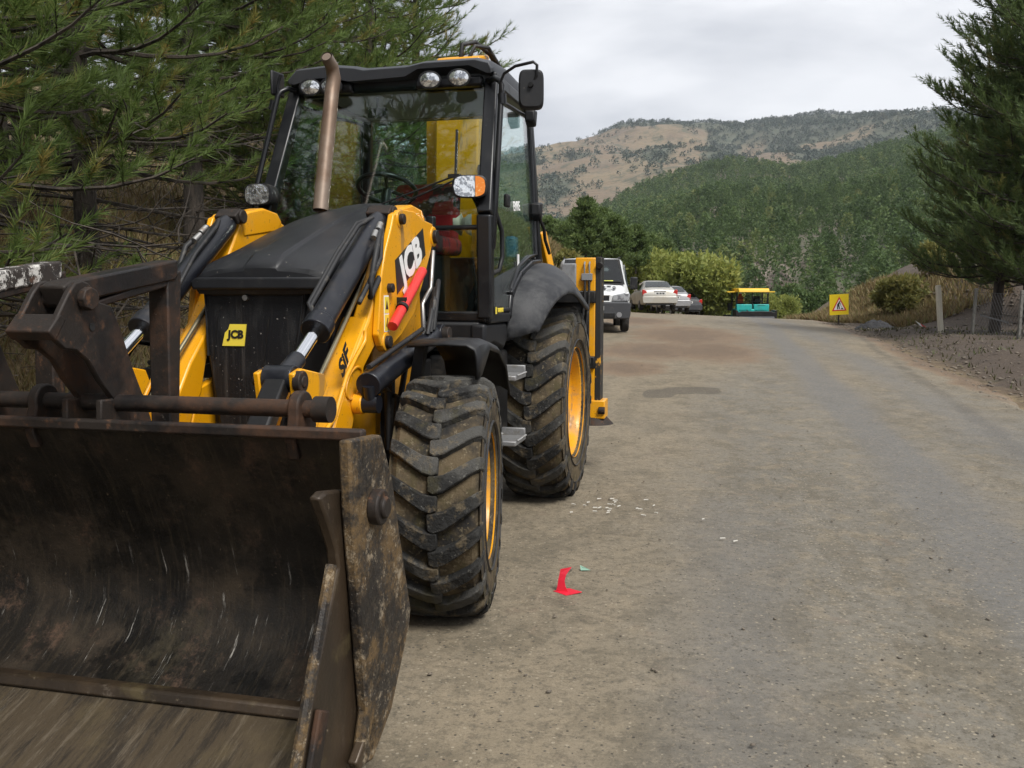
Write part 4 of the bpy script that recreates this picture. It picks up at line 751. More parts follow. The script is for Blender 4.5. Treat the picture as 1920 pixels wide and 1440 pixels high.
b.tube([M(941, 176, 'u', 1.31), M(942, 196, 'u', 1.31)], .026, 10); mb_ = b.build('mirror_bar', MT['cab_black'], BH, 60)
c = M(996, 168, 'u', 1.35); mo = [Vector((0, .072 * (abs(math.cos(t)) ** .4) * (1 if math.cos(t) >= 0 else -1), .112 * (abs(math.sin(t)) ** .4) * (1 if math.sin(t) >= 0 else -1))) for t in np.linspace(0, 2 * math.pi, 32, endpoint=False)]
b = MB(); ym = Matrix.Rotation(R(12), 3, 'Z'); rr_ = [[c + ym @ (p * k + Vector((dx, 0, 0))) for p in mo] for k, dx in ((.86, .026), (.96, .018), (1, 0), (1, -.02))]; b.loft(rr_, close=True); b.add(rr_[0], [tuple(range(32))]); b.add(rr_[-1], [tuple(range(31, -1, -1))]); mi = b.build('mirror', MT['black_plastic'], BH, 40)
b = MB(); b.disc(c + Vector((.03, .005, .02)), (1, 0, 0), .014, .03, 12); b.build('mirror_mount', MT['black'], mi, 40)
b = MB(); q0, q1 = M(521, 180, 'u', 1.25), M(464, 425, 'u', 1.45); b.tube([M(556, 172, 'u', 1.15), M(540, 166, 'u', 1.2), M(527, 172, 'u', 1.24), q0, q1, q1 + Vector((-.02, .1, -.06))], .016, 10); b.tube([q0, M(521, 160, 'u', 1.25), M(526, 141, 'u', 1.25)], .009, 8); b.tube([M(513, 188, 'u', 1.25), M(509, 206, 'u', 1.25)], .02, 10); b.build('mirror_bar', MT['cab_black'], BH, 60)
c2 = M(520, 158, 'u', 1.2); b = MB(); b.box(c2, (.13, .02, .15), Euler((0, R(0), R(-8)))); b.build('mirror', MT['black_plastic'], BH, 30, bevel=.01)
for px, py, s_ in ((997, 222, .06), (1008, 397, .07)):   # lamps and catches on the rear pillar
    q = M(px, py, 'v', .70); b = MB(); b.prism([(q.x - .06, q.z + s_), (q.x + .05, q.z + s_ * .8), (q.x + .05, q.z - s_ * .4), (q.x - .02, q.z - s_)], .66, .73, 'v'); b.build('side_lamp', MT['black_plastic'], BH, 30, bevel=.012)
b = MB(); q = M(1012, 410, 'v', .70); b.tube([q, M(1020, 430, 'v', .70), M(1022, 450, 'v', .70), M(1030, 475, 'v', .70)], .013, 8); b.build('side_hose', MT['hose'], BH, 60)
# wiper and its arm, aerial
b = MB(); w0, w1 = Vector((1.50, .04, 1.99)), M(852, 330, 'u', 1.47)
b.tube([w0, w1], .006, 6); b.tube([w0 + Vector((0, .04, -.03)), w1 + Vector((0, .01, -.02))], .006, 6); b.box(w1, (.03, .07, .02)); b.bar(w1 + Vector((-.0, 0, -.17)), M(857, 244, 'u', 1.32), .012, .018, up=(1, 0, 0)); b.build('wiper', MT['black'], BH, 40)
# interior: seat, wheel, console, headlining
b = MB(); b.box((.62, -.02, 1.80), (.5, .5, .12)); b.box((.41, -.02, 2.02), (.12, .46, .44), Euler((0, R(-12), 0))); se = b.build('seat', MT['seat'], BH, 30, bevel=.04, seg=3)
b = MB(); b.box((.62, -.02, 1.50), (.36, .36, .5)); b.build('seat_base', MT['black'], BH, 30, bevel=.02)
b = MB(); sc_ = Vector((1.02, -.08, 2.14)); n = Vector((-.45, 0, 1)).normalized(); e1 = Vector((1, 0, .45)).normalized(); e2 = Vector((0, 1, 0))
ringp = [sc_ + (e1 * math.cos(t) + e2 * math.sin(t)) * .185 for t in np.linspace(0, 2 * math.pi, 36)]; b.tube(ringp, .015, 8, caps=False)
for t in (0.3, 2.4, 4.4): b.tube([sc_, sc_ + (e1 * math.cos(t) + e2 * math.sin(t)) * .18], .012, 6)
b.tube([sc_, Vector((1.22, -.08, 1.35))], [.03, .06], 10); b.build('steering_wheel', MT['cab_black'], BH, 50)
b = MB(); b.box((1.30, 0, 1.68), (.22, .5, .55)); b.build('console', MT['black'], BH, 30, bevel=.03)
MB().box((.9, -.52, 1.6), (.7, .18, .6)).build('side_console', MT['black'], BH, 30, bevel=.03); MB().box((.35, .46, 1.5), (.5, .2, .4)).build('lever_console', MT['black'], BH, 30, bevel=.03)
b = MB(); b.box((.55, 0, 2.765), (1.05, 1.16, .015)); b.build('headlining', mat('pale_grey_headlining', (.34, .36, .38), .9), BH, 30)
b = MB(); b.box((.98, -.15, 2.62), (.04, .12, .06)); b.tube([(.98, -.15, 2.72), (.98, -.15, 2.62)], .008, 6); b.build('inside_mirror', MT['cab_black'], BH, 30, bevel=.01)
b = MB(); b.box((.25, .55, 1.80), (.1, .08, .16)); b.build('blue_bottle', mat('blue_plastic', (.02, .16, .30), .4), BH, 30, bevel=.02)
b = MB(); b.loft([[Vector((1.30, .50 + .05 * x, 1.84 + .10 * t + .015 * math.sin(5 * x + 3 * t))) + Vector((.03 * math.sin(4 * x), 0, 0)) for x in np.linspace(-1, 1, 9)] for t in (0, .5, 1)]); b.build('rag', mat('pale_rag', (.36, .38, .30), .9, bump=[(30, .6, .01)]), BH, 60, solid=.004)
# rear fenders
for s in (1, -1):
    S_ = [((.97, .68, 1.20), (.95, .78, 1.215), (.90, .87, 1.25)), ((.93, .68, 1.36), (.93, .80, 1.33), (.87, .89, 1.30)), ((.88, .68, 1.48), (.88, .80, 1.44), (.83, .915, 1.37)), ((.63, .68, 1.60), (.70, .83, 1.565), (.73, .955, 1.470)), ((.3, .68, 1.675), (.42, .85, 1.645), (.49, 1.005, 1.535)), ((-.02, .68, 1.715), (.06, .86, 1.67), (.28, 1.03, 1.50)), ((-.35, .68, 1.68), (-.25, .86, 1.62), (.05, 1.04, 1.425)), ((-.6, .68, 1.55), (-.5, .86, 1.5), (-.2, 1.04, 1.38))]
    rg_ = []
    for a, m_, c_ in S_:
        a, m_, c_ = Vector(a), Vector(m_), Vector(c_); row = []
        for t in np.linspace(0, 1, 9):
            row.append((a * (1 - t) ** 2 + (m_ * 2 - (a + c_) * .5) * 2 * t * (1 - t) + c_ * t * t))
        row.append(row[-1] + (row[-1] - row[-2]) * .15 + Vector((0, .0, -.03))); rg_.append([sy(p, s) for p in row])
    b = MB(); b.loft(rg_ if s > 0 else [r_[::-1] for r_ in rg_]); o = b.build('rear_fender', MT['fender'], BH, 60); md = o.modifiers.new('sub', 'SUBSURF'); md.levels = md.render_levels = 1; md = o.modifiers.new('t', 'SOLIDIFY'); md.thickness = .018; md.offset = -1
    # front mudguard over the steered wheel
    fr_ = [(2.60, 1.240), (2.52, 1.255), (2.38, 1.258), (2.2, 1.23), (2.05, 1.14), (1.97, 1.0)]
    rg_ = [[Vector((u, s * v, w + dz)) for v, dz in ((.62, .0), (.80, .010), (.90, .006), (.935, -.012), (.945, -.05 if i < 2 else -.025), (.943, -.14 if i < 2 else -.035))] for i, (u, w) in enumerate(fr_)]
    b = MB(); b.loft(rg_ if s < 0 else [r_[::-1] for r_ in rg_]); o = b.build('front_mudguard', MT['black_plastic'], BH, 40); md = o.modifiers.new('t', 'SOLIDIFY'); md.thickness = .012
    b = MB(); b.bar((2.45, s * .58, .9), (2.45, s * .64, 1.25), .05, .05); b.build('mudguard_bracket', MT['black'], BH, 30)
# rear frame, stabilisers, kingpost, boom and dipper
b = MB(); b.box((-.80, 0, .92), (.10, 2.0, .10)).box((-.80, 0, 1.45), (.10, 2.0, .10)).box((-.80, 0, 1.18), (.05, 1.9, .5)); b.build('rear_frame', MT['black'], BH, 30, bevel=.01)
for s in (1, -1):
    b = MB(); b.box((-.87, s * .915, 1.155), (.17, .165, 1.22)); lg = b.build('stabiliser', MT['yellow'], BH, 30, bevel=.008)
    b = MB(); b.box((-.87, s * 1.020, 1.165), (.172, .045, 1.21)); b.build('wear_face', MT['black_yellow'] if 'black_yellow' in MT else MT['rust'], lg, 30, bevel=.004)
    b = MB(); b.box((-.86, s * .985, .535), (.20, .20, .15)); b.build('foot_box', MT['yellow'], lg, 30, bevel=.008)
    b = MB(); b.disc((-.76, s * 1.06, .53), (0, 1, 0), .03, .05, 14); b.build('foot_pin', MT['rust'], lg, 40, bevel=.004)
    b = MB(); b.disc((-.775, s * 1.03, 1.70), (1, 0, 0), .028, .04, 14); b.build('head_pin', MT['rust'], lg, 40, bevel=.004)
    b = MB(); b.lathe([(0, .05), (.10, .05), (.15, .0), (.16, -.01), (.0, -.01)], (-.86, s * .985, .42), (0, 0, 1), 20); b.build('foot_pad', MT['rust'], lg, 40)
    b = MB(); b.box((-.765, s * .93, 1.61), (.04, .085, .055)); b.tube([(-.76, s * .91, 1.63), (-.755, s * .91, 1.71), (-.78, s * .91, 1.73)], .008, 6); b.tube([(-.76, s * .95, 1.63), (-.755, s * .95, 1.71), (-.78, s * .95, 1.73)], .008, 6); b.build('hose_clamp', MT['grey_box'], lg, 30, bevel=.006)
    b = MB()
    for dy in (-.015, .02): b.tube([(-.76, s * (.93 + dy), 1.60), (-.745, s * (.93 + dy), 1.4), (-.75, s * (.90 + dy), 1.15), (-.76, s * (.83 + dy), .98), (-.8, s * (.74 + dy), .95)], .010, 8)
    b.build('hydraulic_hose', MT['hose'], lg, 60)
    b = MB(); b.box((-.80, s * .78, 1.60), (.06, .12, .24)); b.build('tail_lamp', MT['grey_box'], BH, 30, bevel=.01)
b = MB(); b.tube([(-1.05, -.12, .55), (-1.05, -.12, 1.75)], .12, 16); b.box((-.98, -.12, 1.1), (.3, .5, .6)); b.build('kingpost', MT['yellow'], BH, 30, bevel=.015)
b = MB(); b.prism([(-1.12, 1.2), (-.86, 1.2), (-.58, 2.3), (-.62, 3.0), (-.66, 3.36), (-.95, 3.44), (-1.0, 2.9), (-1.02, 2.4)], -.29, .07, 'v'); bo = b.build('boom', MT['yellow'], BH, 25, bevel=.015)
b = MB(); b.tube([(-.70, -.10, 3.34), (-.68, -.08, 3.46), (-.78, .0, 3.50), (-.9, .10, 3.42), (-1.0, .16, 3.25)], .02, 8); b.tube([(-.70, -.04, 3.34), (-.70, .02, 3.45), (-.82, .10, 3.46), (-1.0, .18, 3.30)], .016, 8); b.build('hydraulic_hose', MT['hose'], bo, 60)
b = MB(); b.tube([(-.70, .12, 1.4), (-.60, .12, 2.5)], .05, 12); b.build('boom_cylinder', MT['cyl'], BH, 40)
b = MB(); b.prism([(-1.15, 3.35), (-1.40, 3.30), (-1.42, 1.4), (-1.22, 1.2), (-1.12, 1.5)], -.55, -.30, 'v'); b.build('dipper', MT['yellow'], BH, 25, bevel=.015)
b = MB(); b.prism([(-1.2, 1.25), (-1.5, 1.3), (-1.75, .9), (-1.55, .5), (-1.25, .55)], -.5, .1, 'v'); b.build('rear_bucket', MT['rust'], BH, 25, bevel=.02)
b = MB(); e0 = Vector((-.55, .60, 1.55)); b.bar((-.45, .62, 1.95), (-.60, .70, 1.48), .05, .07); b.bar((-.50, .52, 2.0), (-.62, .60, 1.48), .03, .05); b.build('slew_bracket', MT['yellow'], BH, 30, bevel=.008)

# ------------------------------------------------------------------ vehicles
car_glass = glass_mat('car_glass', (.30, .34, .34), 1.0)
car_tyre = mat('car_tyre', (.02, .02, .02), .85, layers=[dict(color=(.08, .07, .055), scale=5, lo=.5, hi=.7, amt=.5)])
car_rim = mat('car_rim', (.35, .35, .36), .35, .8)
tail_red = mat('tail_lamp_red', (.42, .02, .015), .2, coat=.5)
dark_trim = mat('dark_grey_trim', (.035, .037, .042), .6, layers=[dict(color=(.09, .085, .075), scale=4, lo=.5, hi=.7, amt=.5)])
van_paint = mat('dusty_white_van_paint', (.62, .63, .63), .35, coat=.3, layers=[dict(color=(.42, .41, .38), scale=1.3, lo=.45, hi=.75, amt=.6)])
silver_paint = mat('dusty_silver_paint', (.45, .44, .41), .35, .35, layers=[dict(color=(.36, .32, .25), scale=1.1, lo=.4, hi=.75, amt=.7, rough=.7)])
grey_paint = mat('grey_car_paint', (.30, .30, .31), .35, .3, layers=[dict(color=(.2, .19, .17), scale=2, lo=.5, hi=.7, amt=.5)])
plate_m = mat('number_plate_white', (.6, .6, .58), .5)
def body_loft(stations, m, name, parent, bevel=0):
    """stations: x, z_sill, z_belt, z_top, half_sill, half_belt, half_top"""
    rings = []
    for x, zs, zb, zt, hs, hb, ht in stations:
        zm = zs + (zb - zs) * .5; e = min(.09, max(.01, (zt - zb) * .3))
        P = [(hs - .06, zs), (hs, zs + .05), (hs + (hb - hs) * .7 + .012, zm), (hb, zb - .02), (hb - .012, zb), (ht + .02, zt - e), (ht - .06, zt - .008), (ht * .5, zt + .012)]
        rings.append([Vector((x, y, z)) for y, z in P] + [Vector((x, -y, z)) for y, z in P[::-1]])
    b = MB(); b.loft(rings, close=True, caps=True); return b.build(name, m, parent, 35, bevel=bevel)
def car_wheel(parent, x, y, r, w, s):
    b = MB(); b.lathe([(r * .60, w / 2), (r * .92, w / 2), (r, w / 2 - .03), (r, -w / 2 + .03), (r * .92, -w / 2), (r * .60, -w / 2)], (0, 0, 0), (0, 1, 0), 28); b.lathe([(0, -.01), (r * .6, -.01)], (0, 0, 0), (0, 1, 0), 20)
    o = b.build('wheel', car_tyre, parent, 40); o.location = (x, y, r)
    b = MB(); rim = [(r * .60, w / 2 + .005), (r * .56, w / 2 - .02), (r * .2, w / 2 - .03), (0, w / 2 - .02)]; b.lathe(rim, (0, 0, 0), (0, 1, 0), 24)
    for k in range(5):
        t = k * math.tau / 5; b.bar((r * .15 * math.cos(t), w / 2 - .008, r * .15 * math.sin(t)), (r * .56 * math.cos(t), w / 2 - .008, r * .56 * math.sin(t)), .03, .05, up=(0, 1, 0))
    if s < 0: b.flip_y()
    b.build('rim', car_rim, o, 40)
# white van, facing the camera
vp = at(1113, 625, 24.0); vz = float(ground_z(2.2, 25))
VAN = empty('parked_van', (vp.x, 24.0, vz), R(-90 - 3)); tag(VAN, 'white panel van facing us, half hidden behind the loader', 'van')
body_loft([(0.02, .42, .80, .98, .80, .84, .72), (-.08, .38, .90, 1.04, .88, .93, .80), (-.45, .36, 1.0, 1.16, .93, .97, .80), (-.82, .36, 1.08, 1.25, .95, .98, .80), (-1.22, .36, 1.14, 1.66, .96, .985, .82), (-1.56, .36, 1.16, 1.965, .96, .985, .80), (-1.9, .36, 1.16, 2.0, .96, .985, .84), (-4.7, .36, 1.16, 2.0, .96, .985, .86), (-4.82, .40, 1.16, 1.96, .93, .96, .82)], van_paint, 'van_body', VAN, .02)
def vquad(name, pts, m, parent, t=.01):
    b = MB(); b.add(pts, [tuple(range(len(pts)))]); o = b.build(name, m, parent, 0); md = o.modifiers.new('t', 'SOLIDIFY'); md.thickness = t; md.offset = 0; return o
wsn = Vector((.71, 0, .70)).normalized()
def wsp(t, y): return Vector((-.86 - .66 * t, y, 1.29 + .62 * t)) + wsn * .035
vquad('windscreen', [wsp(0, .80), wsp(0, -.80), wsp(1, -.70), wsp(1, .70)], car_glass, VAN)
vquad('windscreen_surround', [wsp(-.06, .86) - wsn * .012, wsp(-.06, -.86) - wsn * .012, wsp(1.07, -.76) - wsn * .012, wsp(1.07, .76) - wsn * .012], MT['black'], VAN)
b = MB(); b.box((-1.3, .35, 1.45), (.1, .4, .5)); b.box((-1.3, -.35, 1.45), (.1, .4, .5)); b.build('van_seat', MT['black'], VAN, 30, bevel=.05)
vquad('paper', [wsp(.03, .55) + wsn * .01, wsp(.03, .2) + wsn * .01, wsp(.09, .2) + wsn * .01, wsp(.09, .55) + wsn * .01], mat('yellow_paper', (.6, .62, .1), .7), VAN, .004)
b = MB(); b.prism([(-.93, .36), (.93, .36), (.96, .5), (.96, .78), (.88, .80), (-.88, .80), (-.96, .78), (-.96, .5)], -.10, .12, 'u'); b.build('front_bumper', dark_trim, VAN, 30, bevel=.03, seg=3)
b = MB(); b.box((.125, 0, .46), (.02, 1.1, .12)); b.build('lower_intake', MT['black'], VAN, 30, bevel=.01)
b = MB(); b.box((.055, 0, .90), (.03, .80, .15)); b.build('van_grille', MT['black'], VAN, 30, bevel=.02)
b = MB(); b.box((.06, 0, .985), (.04, .86, .03)); b.box((.06, 0, .815), (.04, .86, .03)); b.build('grille_trim', van_paint, VAN, 30, bevel=.01)
for s in (1, -1):
    b = MB(); b.prism([(s * .46, .82), (s * .92, .82), (s * .95, 1.0), (s * .90, 1.06), (s * .5, .98)], -.02, .055, 'u'); b.build('headlight', mat('van_headlight', (.42, .43, .44), .15, .5, layers=[dict(color=(.12, .12, .13), scale=9, lo=.5, hi=.6, amt=.8)]) if s > 0 else bpy.data.materials['van_headlight'], VAN, 30, bevel=.02)
    b = MB(); b.disc((.125, s * .66, .47), (1, 0, 0), .07, .02, 16); b.build('fog_lamp', car_rim, VAN, 40)
    b = MB(); b.box((-.98, s * 1.12, 1.30), (.14, .20, .34)); b.bar((-1.0, s * .96, 1.22), (-1.0, s * 1.10, 1.22), .06, .06); b.build('door_mirror', MT['black_plastic'], VAN, 30, bevel=.03)
    vquad('side_window', [Vector((-1.05, s * .972, 1.22)), Vector((-1.95, s * .972, 1.22)), Vector((-1.95, s * .90, 1.82)), Vector((-1.52, s * .90, 1.82))], car_glass, VAN)
    for x in (-.75, -3.9): car_wheel(VAN, x, s * .86, .34, .21, s)
    b = MB(); b.bar((-1.8, s * .78, 2.03), (-4.6, s * .78, 2.03), .04, .03); b.build('roof_rail', dark_trim, VAN, 30)
b = MB(); b.box((.13, 0, .64), (.012, .52, .11)); b.build('number_plate', plate_m, VAN, 0)
text('1', (.138, .215, .64), (0, 1, 0), (0, 0, 1), .12, MT['black_print'], parent=VAN, bold=.002, width=1.0)
# round emblem on the bonnet
hn = Vector((-.10, 0, .1)); ec = Vector((-.38, .42, 1.175)); ex_, ey_ = Vector((0, 1, 0)), Vector((-1, 0, .235)).normalized(); en = ex_.cross(ey_)
b = MB()
for k in range(6):
    a0, a1 = k * math.tau / 6 + .12, (k + 1) * math.tau / 6 - .12; outl = [ec + en * .008 + (ex_ * math.cos(t) * r_ + ey_ * math.sin(t) * r_ * 1.2) for r_, ts in ((.19, np.linspace(a0, a1, 6)), (.10 if k % 2 else .135, np.linspace(a1, a0, 6))) for t in ts]
    b.add(outl, [tuple(range(12))])
b.build('bonnet_emblem', MT['black_print'], VAN, 0)
b = MB(); b.tube([wsp(.02, .3) + wsn * .02, wsp(.05, -.35) + wsn * .02], .012, 6); b.tube([wsp(.02, .75) + wsn * .02, wsp(.05, .1) + wsn * .02], .012, 6); b.build('wiper', MT['black'], VAN, 40)

def make_sedan(paint, loc, rz, label):
    o = empty('parked_car', loc, rz); tag(o, label, 'car', 'cars parked beyond the van')
    body_loft([(2.2, .32, .62, .66, .72, .76, .66), (2.0, .28, .72, .80, .82, .86, .72), (1.2, .26, .82, .93, .88, .90, .76), (.85, .26, .85, .99, .88, .905, .74), (.15, .26, .88, 1.42, .89, .91, .60), (-.25, .26, .90, 1.475, .89, .915, .58), (-.9, .26, .92, 1.45, .89, .915, .58), (-1.55, .27, .96, 1.13, .88, .905, .66), (-1.75, .28, .98, 1.07, .87, .90, .70), (-2.1, .30, .90, 1.02, .84, .87, .70), (-2.18, .34, .80, .86, .80, .82, .68)], paint, 'car_body', o, .015)
    rn = Vector((-.45, 0, .7)).normalized()
    def rw(t, y): return Vector((-1.02 - .52 * t, y, 1.415 - .27 * t)) + rn * .028
    vquad('rear_window', [rw(0, .54), rw(0, -.54), rw(1, -.64), rw(1, .64)], car_glass, o)
    fn = Vector((.5, 0, .7)).normalized()
    vquad('front_window', [Vector((.78, .66, 1.04)) + fn * .02, Vector((.78, -.66, 1.04)) + fn * .02, Vector((.22, -.56, 1.38)) + fn * .02, Vector((.22, .56, 1.38)) + fn * .02], car_glass, o)
    for s in (1, -1):
        vquad('side_window', [Vector((.72, s * .885, .96)), Vector((-1.35, s * .89, 1.00)), Vector((-.95, s * .635, 1.38)), Vector((.15, s * .64, 1.37))], car_glass, o)
        b = MB(); b.prism([(s * .60, .78), (s * .86, .72), (s * .875, 1.00), (s * .80, 1.04), (s * .68, .96)], -2.17, -1.98, 'u'); b.build('tail_light', tail_red, o, 30, bevel=.02)
        for x in (1.35, -1.29): car_wheel(o, x, s * .80, .32, .2, s)
    b = MB(); b.prism([(-.84, .36), (.84, .36), (.87, .5), (.87, .66), (.8, .70), (-.8, .70), (-.87, .66), (-.87, .5)], -2.26, -2.0, 'u'); b.build('rear_bumper', paint, o, 30, bevel=.03)
    b = MB(); b.box((-2.10, 0, .32), (.25, 1.4, .1)); b.build('underbody', MT['black'], o, 30)
    b = MB(); b.box((-2.175, 0, .845), (.03, .53, .13)); b.build('number_plate', plate_m, o, 0)
    for y_ in (-.16, -.02, .13): MB().box((-2.192, y_, .845), (.004, .10, .07)).build('plate_smudge', dark_trim, o, 0)
    b = MB(); b.box((-2.175, 0, .955), (.02, .6, .025)); b.build('boot_trim', car_rim, o, 30)
    return o
def heading(px, d, dev):      # rz for a car driving away, turned dev degrees to the right of the line of sight
    return math.atan2(1, (px - 960) / FPX) - R(dev)
for (px, d, dev, paint, lab) in ((1234, 45.0, -10, silver_paint, 'dusty silver sedan seen from behind, next to the van'), (1266, 50.5, -8, grey_paint, 'grey car mostly hidden beyond the silver sedan'), (1285, 56.5, -14, dark_trim, 'dark car farthest back at the road edge beside the green bush')):
    x = (px - 960) / FPX * d; z = {45.0: CAM_H - (582 - 545) / FPX * 45, 50.5: CAM_H - (586 - 545) / FPX * 50.5, 56.5: CAM_H - (592 - 545) / FPX * 56.5}[d]
    make_sedan(paint, (x, d + 2, z), heading(px, d, dev), lab)

# road paver
teal = mat('teal_machine_paint', (.02, .36, .33), .45, layers=[dict(color=(.05, .22, .2), scale=3, lo=.5, hi=.7, amt=.6)])
sr_pav = mat('orange_red_cover', (.45, .09, .03), .8)
pav_y = mat('yellow_canopy', (.75, .46, .03), .5, layers=[dict(color=(.55, .33, .04), scale=2, lo=.5, hi=.75, amt=.5)])
pd = 56.0; px0 = (1411 - 960) / FPX * pd; pz = -.60
PAV = empty('road_paver', (px0, pd, pz), R(-90 - 2)); PAV.scale = (.95, .95, .95); tag(PAV, 'teal road paver with a yellow canopy at the road crest', 'road paver')
b = MB(); b.prism([(-.80, .25), (.80, .25), (1.18, .95), (1.30, .98), (1.32, .35), (1.1, .12), (-1.1, .12), (-1.32, .35), (-1.30, .98), (-1.18, .95)], -.1, .9, 'u'); hp = b.build('hopper', MT['black'], PAV, 30, bevel=.02)
b = MB(); b.prism([(-1.25, .2), (1.25, .2), (1.28, .80), (.9, .90), (-.9, .90), (-1.28, .80)], .86, .92, 'u'); b.build('hopper_apron', MT['black'], PAV, 30, bevel=.03)
b = MB(); b.tube([(.98, -1.1, .42), (.98, 1.1, .42)], .16, 14); b.build('push_roller', dark_trim, PAV, 40)
for y in (-.55, .55):
    b = MB(); b.box((-.35, y, 1.08), (.5, .98, .50)); b.build('engine_cover', teal, PAV, 30, bevel=.04)
b = MB(); b.box((-1.2, 0, .62), (2.2, 1.9, .8)); b.build('paver_body', teal, PAV, 30, bevel=.04)
for s in (1, -1):
    b = MB(); b.prism([(.2, .0), (.35, .25), (.2, .5), (-2.2, .5), (-2.35, .25), (-2.2, 0)], s * .75, s * 1.1, 'v'); b.build('track', MT['black'], PAV, 30, bevel=.04)
    for x in (-.35, -1.9):
        b = MB(); b.bar((x, s * 1.0, 1.0), (x, s * 1.0, 2.12), .09, .09, up=(1, 0, 0)); b.build('canopy_post', MT['cab_black'], PAV, 30)
    b = MB(); b.bar((-1.0, s * .9, 2.14), (-1.0, s * 1.55, 2.13), .5, .07); b.build('canopy_wing', pav_y, PAV, 30, bevel=.01)
    b = MB(); b.box((-1.7, s * 1.18, 1.15), (.35, .25, .5)); b.build('control_box', MT['black'], PAV, 30, bevel=.03)
    b = MB(); b.box((-1.6, s * .55, 1.55), (.3, .45, .6)); b.build('operator_seat', MT['black'], PAV, 30, bevel=.06)
b = MB(); b.prism([(.15, 2.10), (.10, 2.28), (-.05, 2.36), (-2.1, 2.36), (-2.2, 2.28), (-2.2, 2.10)], -.98, .98, 'v'); b.build('canopy', pav_y, PAV, 30, bevel=.04)
b = MB(); b.box((-2.9, 0, .35), (.7, 2.6, .45)); b.build('screed', dark_trim, PAV, 30, bevel=.03)
b = MB(); b.tube([(-.3, -.02, 1.1), (-.3, -.02, 2.1)], .035, 8); b.build('exhaust_pipe', MT['black'], PAV, 40)
b = MB(); b.tube([(-.62, -1.0, 1.25), (-.62, -1.0, 1.72), (-.62, 1.0, 1.72), (-.62, 1.0, 1.25)], .02, 6); b.tube([(-.62, -1.0, 1.5), (-.62, 1.0, 1.5)], .016, 6); b.build('guard_rail', MT['cab_black'], PAV, 40)
b = MB(); b.box((-.75, .45, 1.55), (.25, .35, .2)); b.tube([(-.75, .45, 1.3), (-.75, .45, 1.5)], .05, 8); b.build('control_panel', dark_trim, PAV, 30, bevel=.02)
for y in (-.85, .85): MB().box((.02, y, 2.06), (.08, .14, .09)).build('work_lamp', car_rim, PAV, 30, bevel=.015)
b = MB(); b.bar((.0, -.42, .96), (.85, -.55, .9), .06, .06); b.build('hopper_ram', MT['cyl'], PAV, 30)
b = MB(); b.ell((-1.45, -.55, 1.92), .12, .12, .14, 10, 6); b.box((-1.45, -.55, 1.62), (.2, .38, .42)); b.build('seat_cover', sr_pav, PAV, 40)
MB().box((-.10, .55, 1.28), (.03, .5, .02)).build('cover_handle', MT['black'], PAV, 30)

# ------------------------------------------------------------------ signs, posts, fence
sd_ = 39.0; sc = at(1573, 571, sd_); sy_m = mat('yellow_sign_face', (.80, .58, .012), .45, layers=[dict(color=(.6, .42, .03), scale=3, lo=.55, hi=.75, amt=.4)]); sr_m = mat('red_sign_print', (.60, .03, .02), .45)
SG = empty('road_works_sign', (sc.x, sd_, float(ground_z(sc.x, sd_))), R(-90 + 10)); tag(SG, 'yellow square road works sign on a short post at the roadside', 'road sign')
hz = sc.z - SG.location.z; rl = Matrix.Rotation(R(2.5), 3, 'X')
def sp(y, z, x=0): return Vector((x, 0, hz)) + rl @ Vector((0, y, z))
def plate(name, pts, m, x0, x1):
    b = MB(); n = len(pts); b.add([sp(y, z, x0) for y, z in pts] + [sp(y, z, x1) for y, z in pts], [tuple(range(n - 1, -1, -1)), tuple(range(n, 2 * n))] + [(i, (i + 1) % n, n + (i + 1) % n, n + i) for i in range(n)]); return b.build(name, m, SG, 0)
plate('sign_panel', [(-.44, -.44), (.44, -.44), (.44, .44), (-.44, .44)], sy_m, 0, .02)
plate('warning_triangle', [(-.345, -.27), (.345, -.27), (.0, .34)], sr_m, .022, .024); plate('triangle_field', [(-.255, -.222), (.255, -.222), (0, .232)], MT['white_print'], .026, .028)
for nm, pts in (('pictogram', [(-.10, -.20), (-.055, -.20), (-.04, -.06), (-.005, -.195), (.035, -.195), (.0, .0), (.03, .06), (.06, -.02), (.085, -.01), (.04, .10), (-.04, .09), (-.10, .0)]), ('pictogram_head', [(.02 + .032 * math.cos(t), .125 + .032 * math.sin(t)) for t in np.linspace(0, 6.28, 10, endpoint=False)]), ('pictogram_heap', [(.06, -.205), (.19, -.205), (.15, -.15), (.11, -.14)]), ('pictogram_shovel', [(.055, -.02), (.065, -.01), (.125, -.13), (.115, -.14)])):
    plate(nm, pts, MT['black_print'], .0295, .031)
b = MB(); b.bar((-.03, .03, 0), (-.03, .0, hz + .3), .05, .05, up=(1, 0, 0)); b.bar((-.2, .0, .02), (.2, 0, .02), .05, .04); b.bar((-.03, -.3, .02), (-.03, .3, .02), .05, .04, up=(1, 0, 0)); b.build('sign_post', MT['rust'], SG, 30)
# leaning pale post
conc = mat('weathered_concrete', (.13, .125, .11), .85, layers=[dict(color=(.25, .23, .2), scale=6, lo=.5, hi=.7, amt=.6)], bump=[(30, .3, .01)])
p0, p1 = at(1766, 622, 26), at(1759, 535, 26.2); b = MB(); b.bar((0, 0, -.3), p1 - p0, .13, .13, up=(0, 1, 0)); o = b.build('pale_post', mat('pale_cream_post', (.50, .46, .37), .7, layers=[dict(color=(.34, .30, .23), scale=4, lo=.5, hi=.7, amt=.6)]), None, 30, bevel=.015, loc=p0); tag(o, 'pale leaning post beside the dirt bank under the pine', 'post')
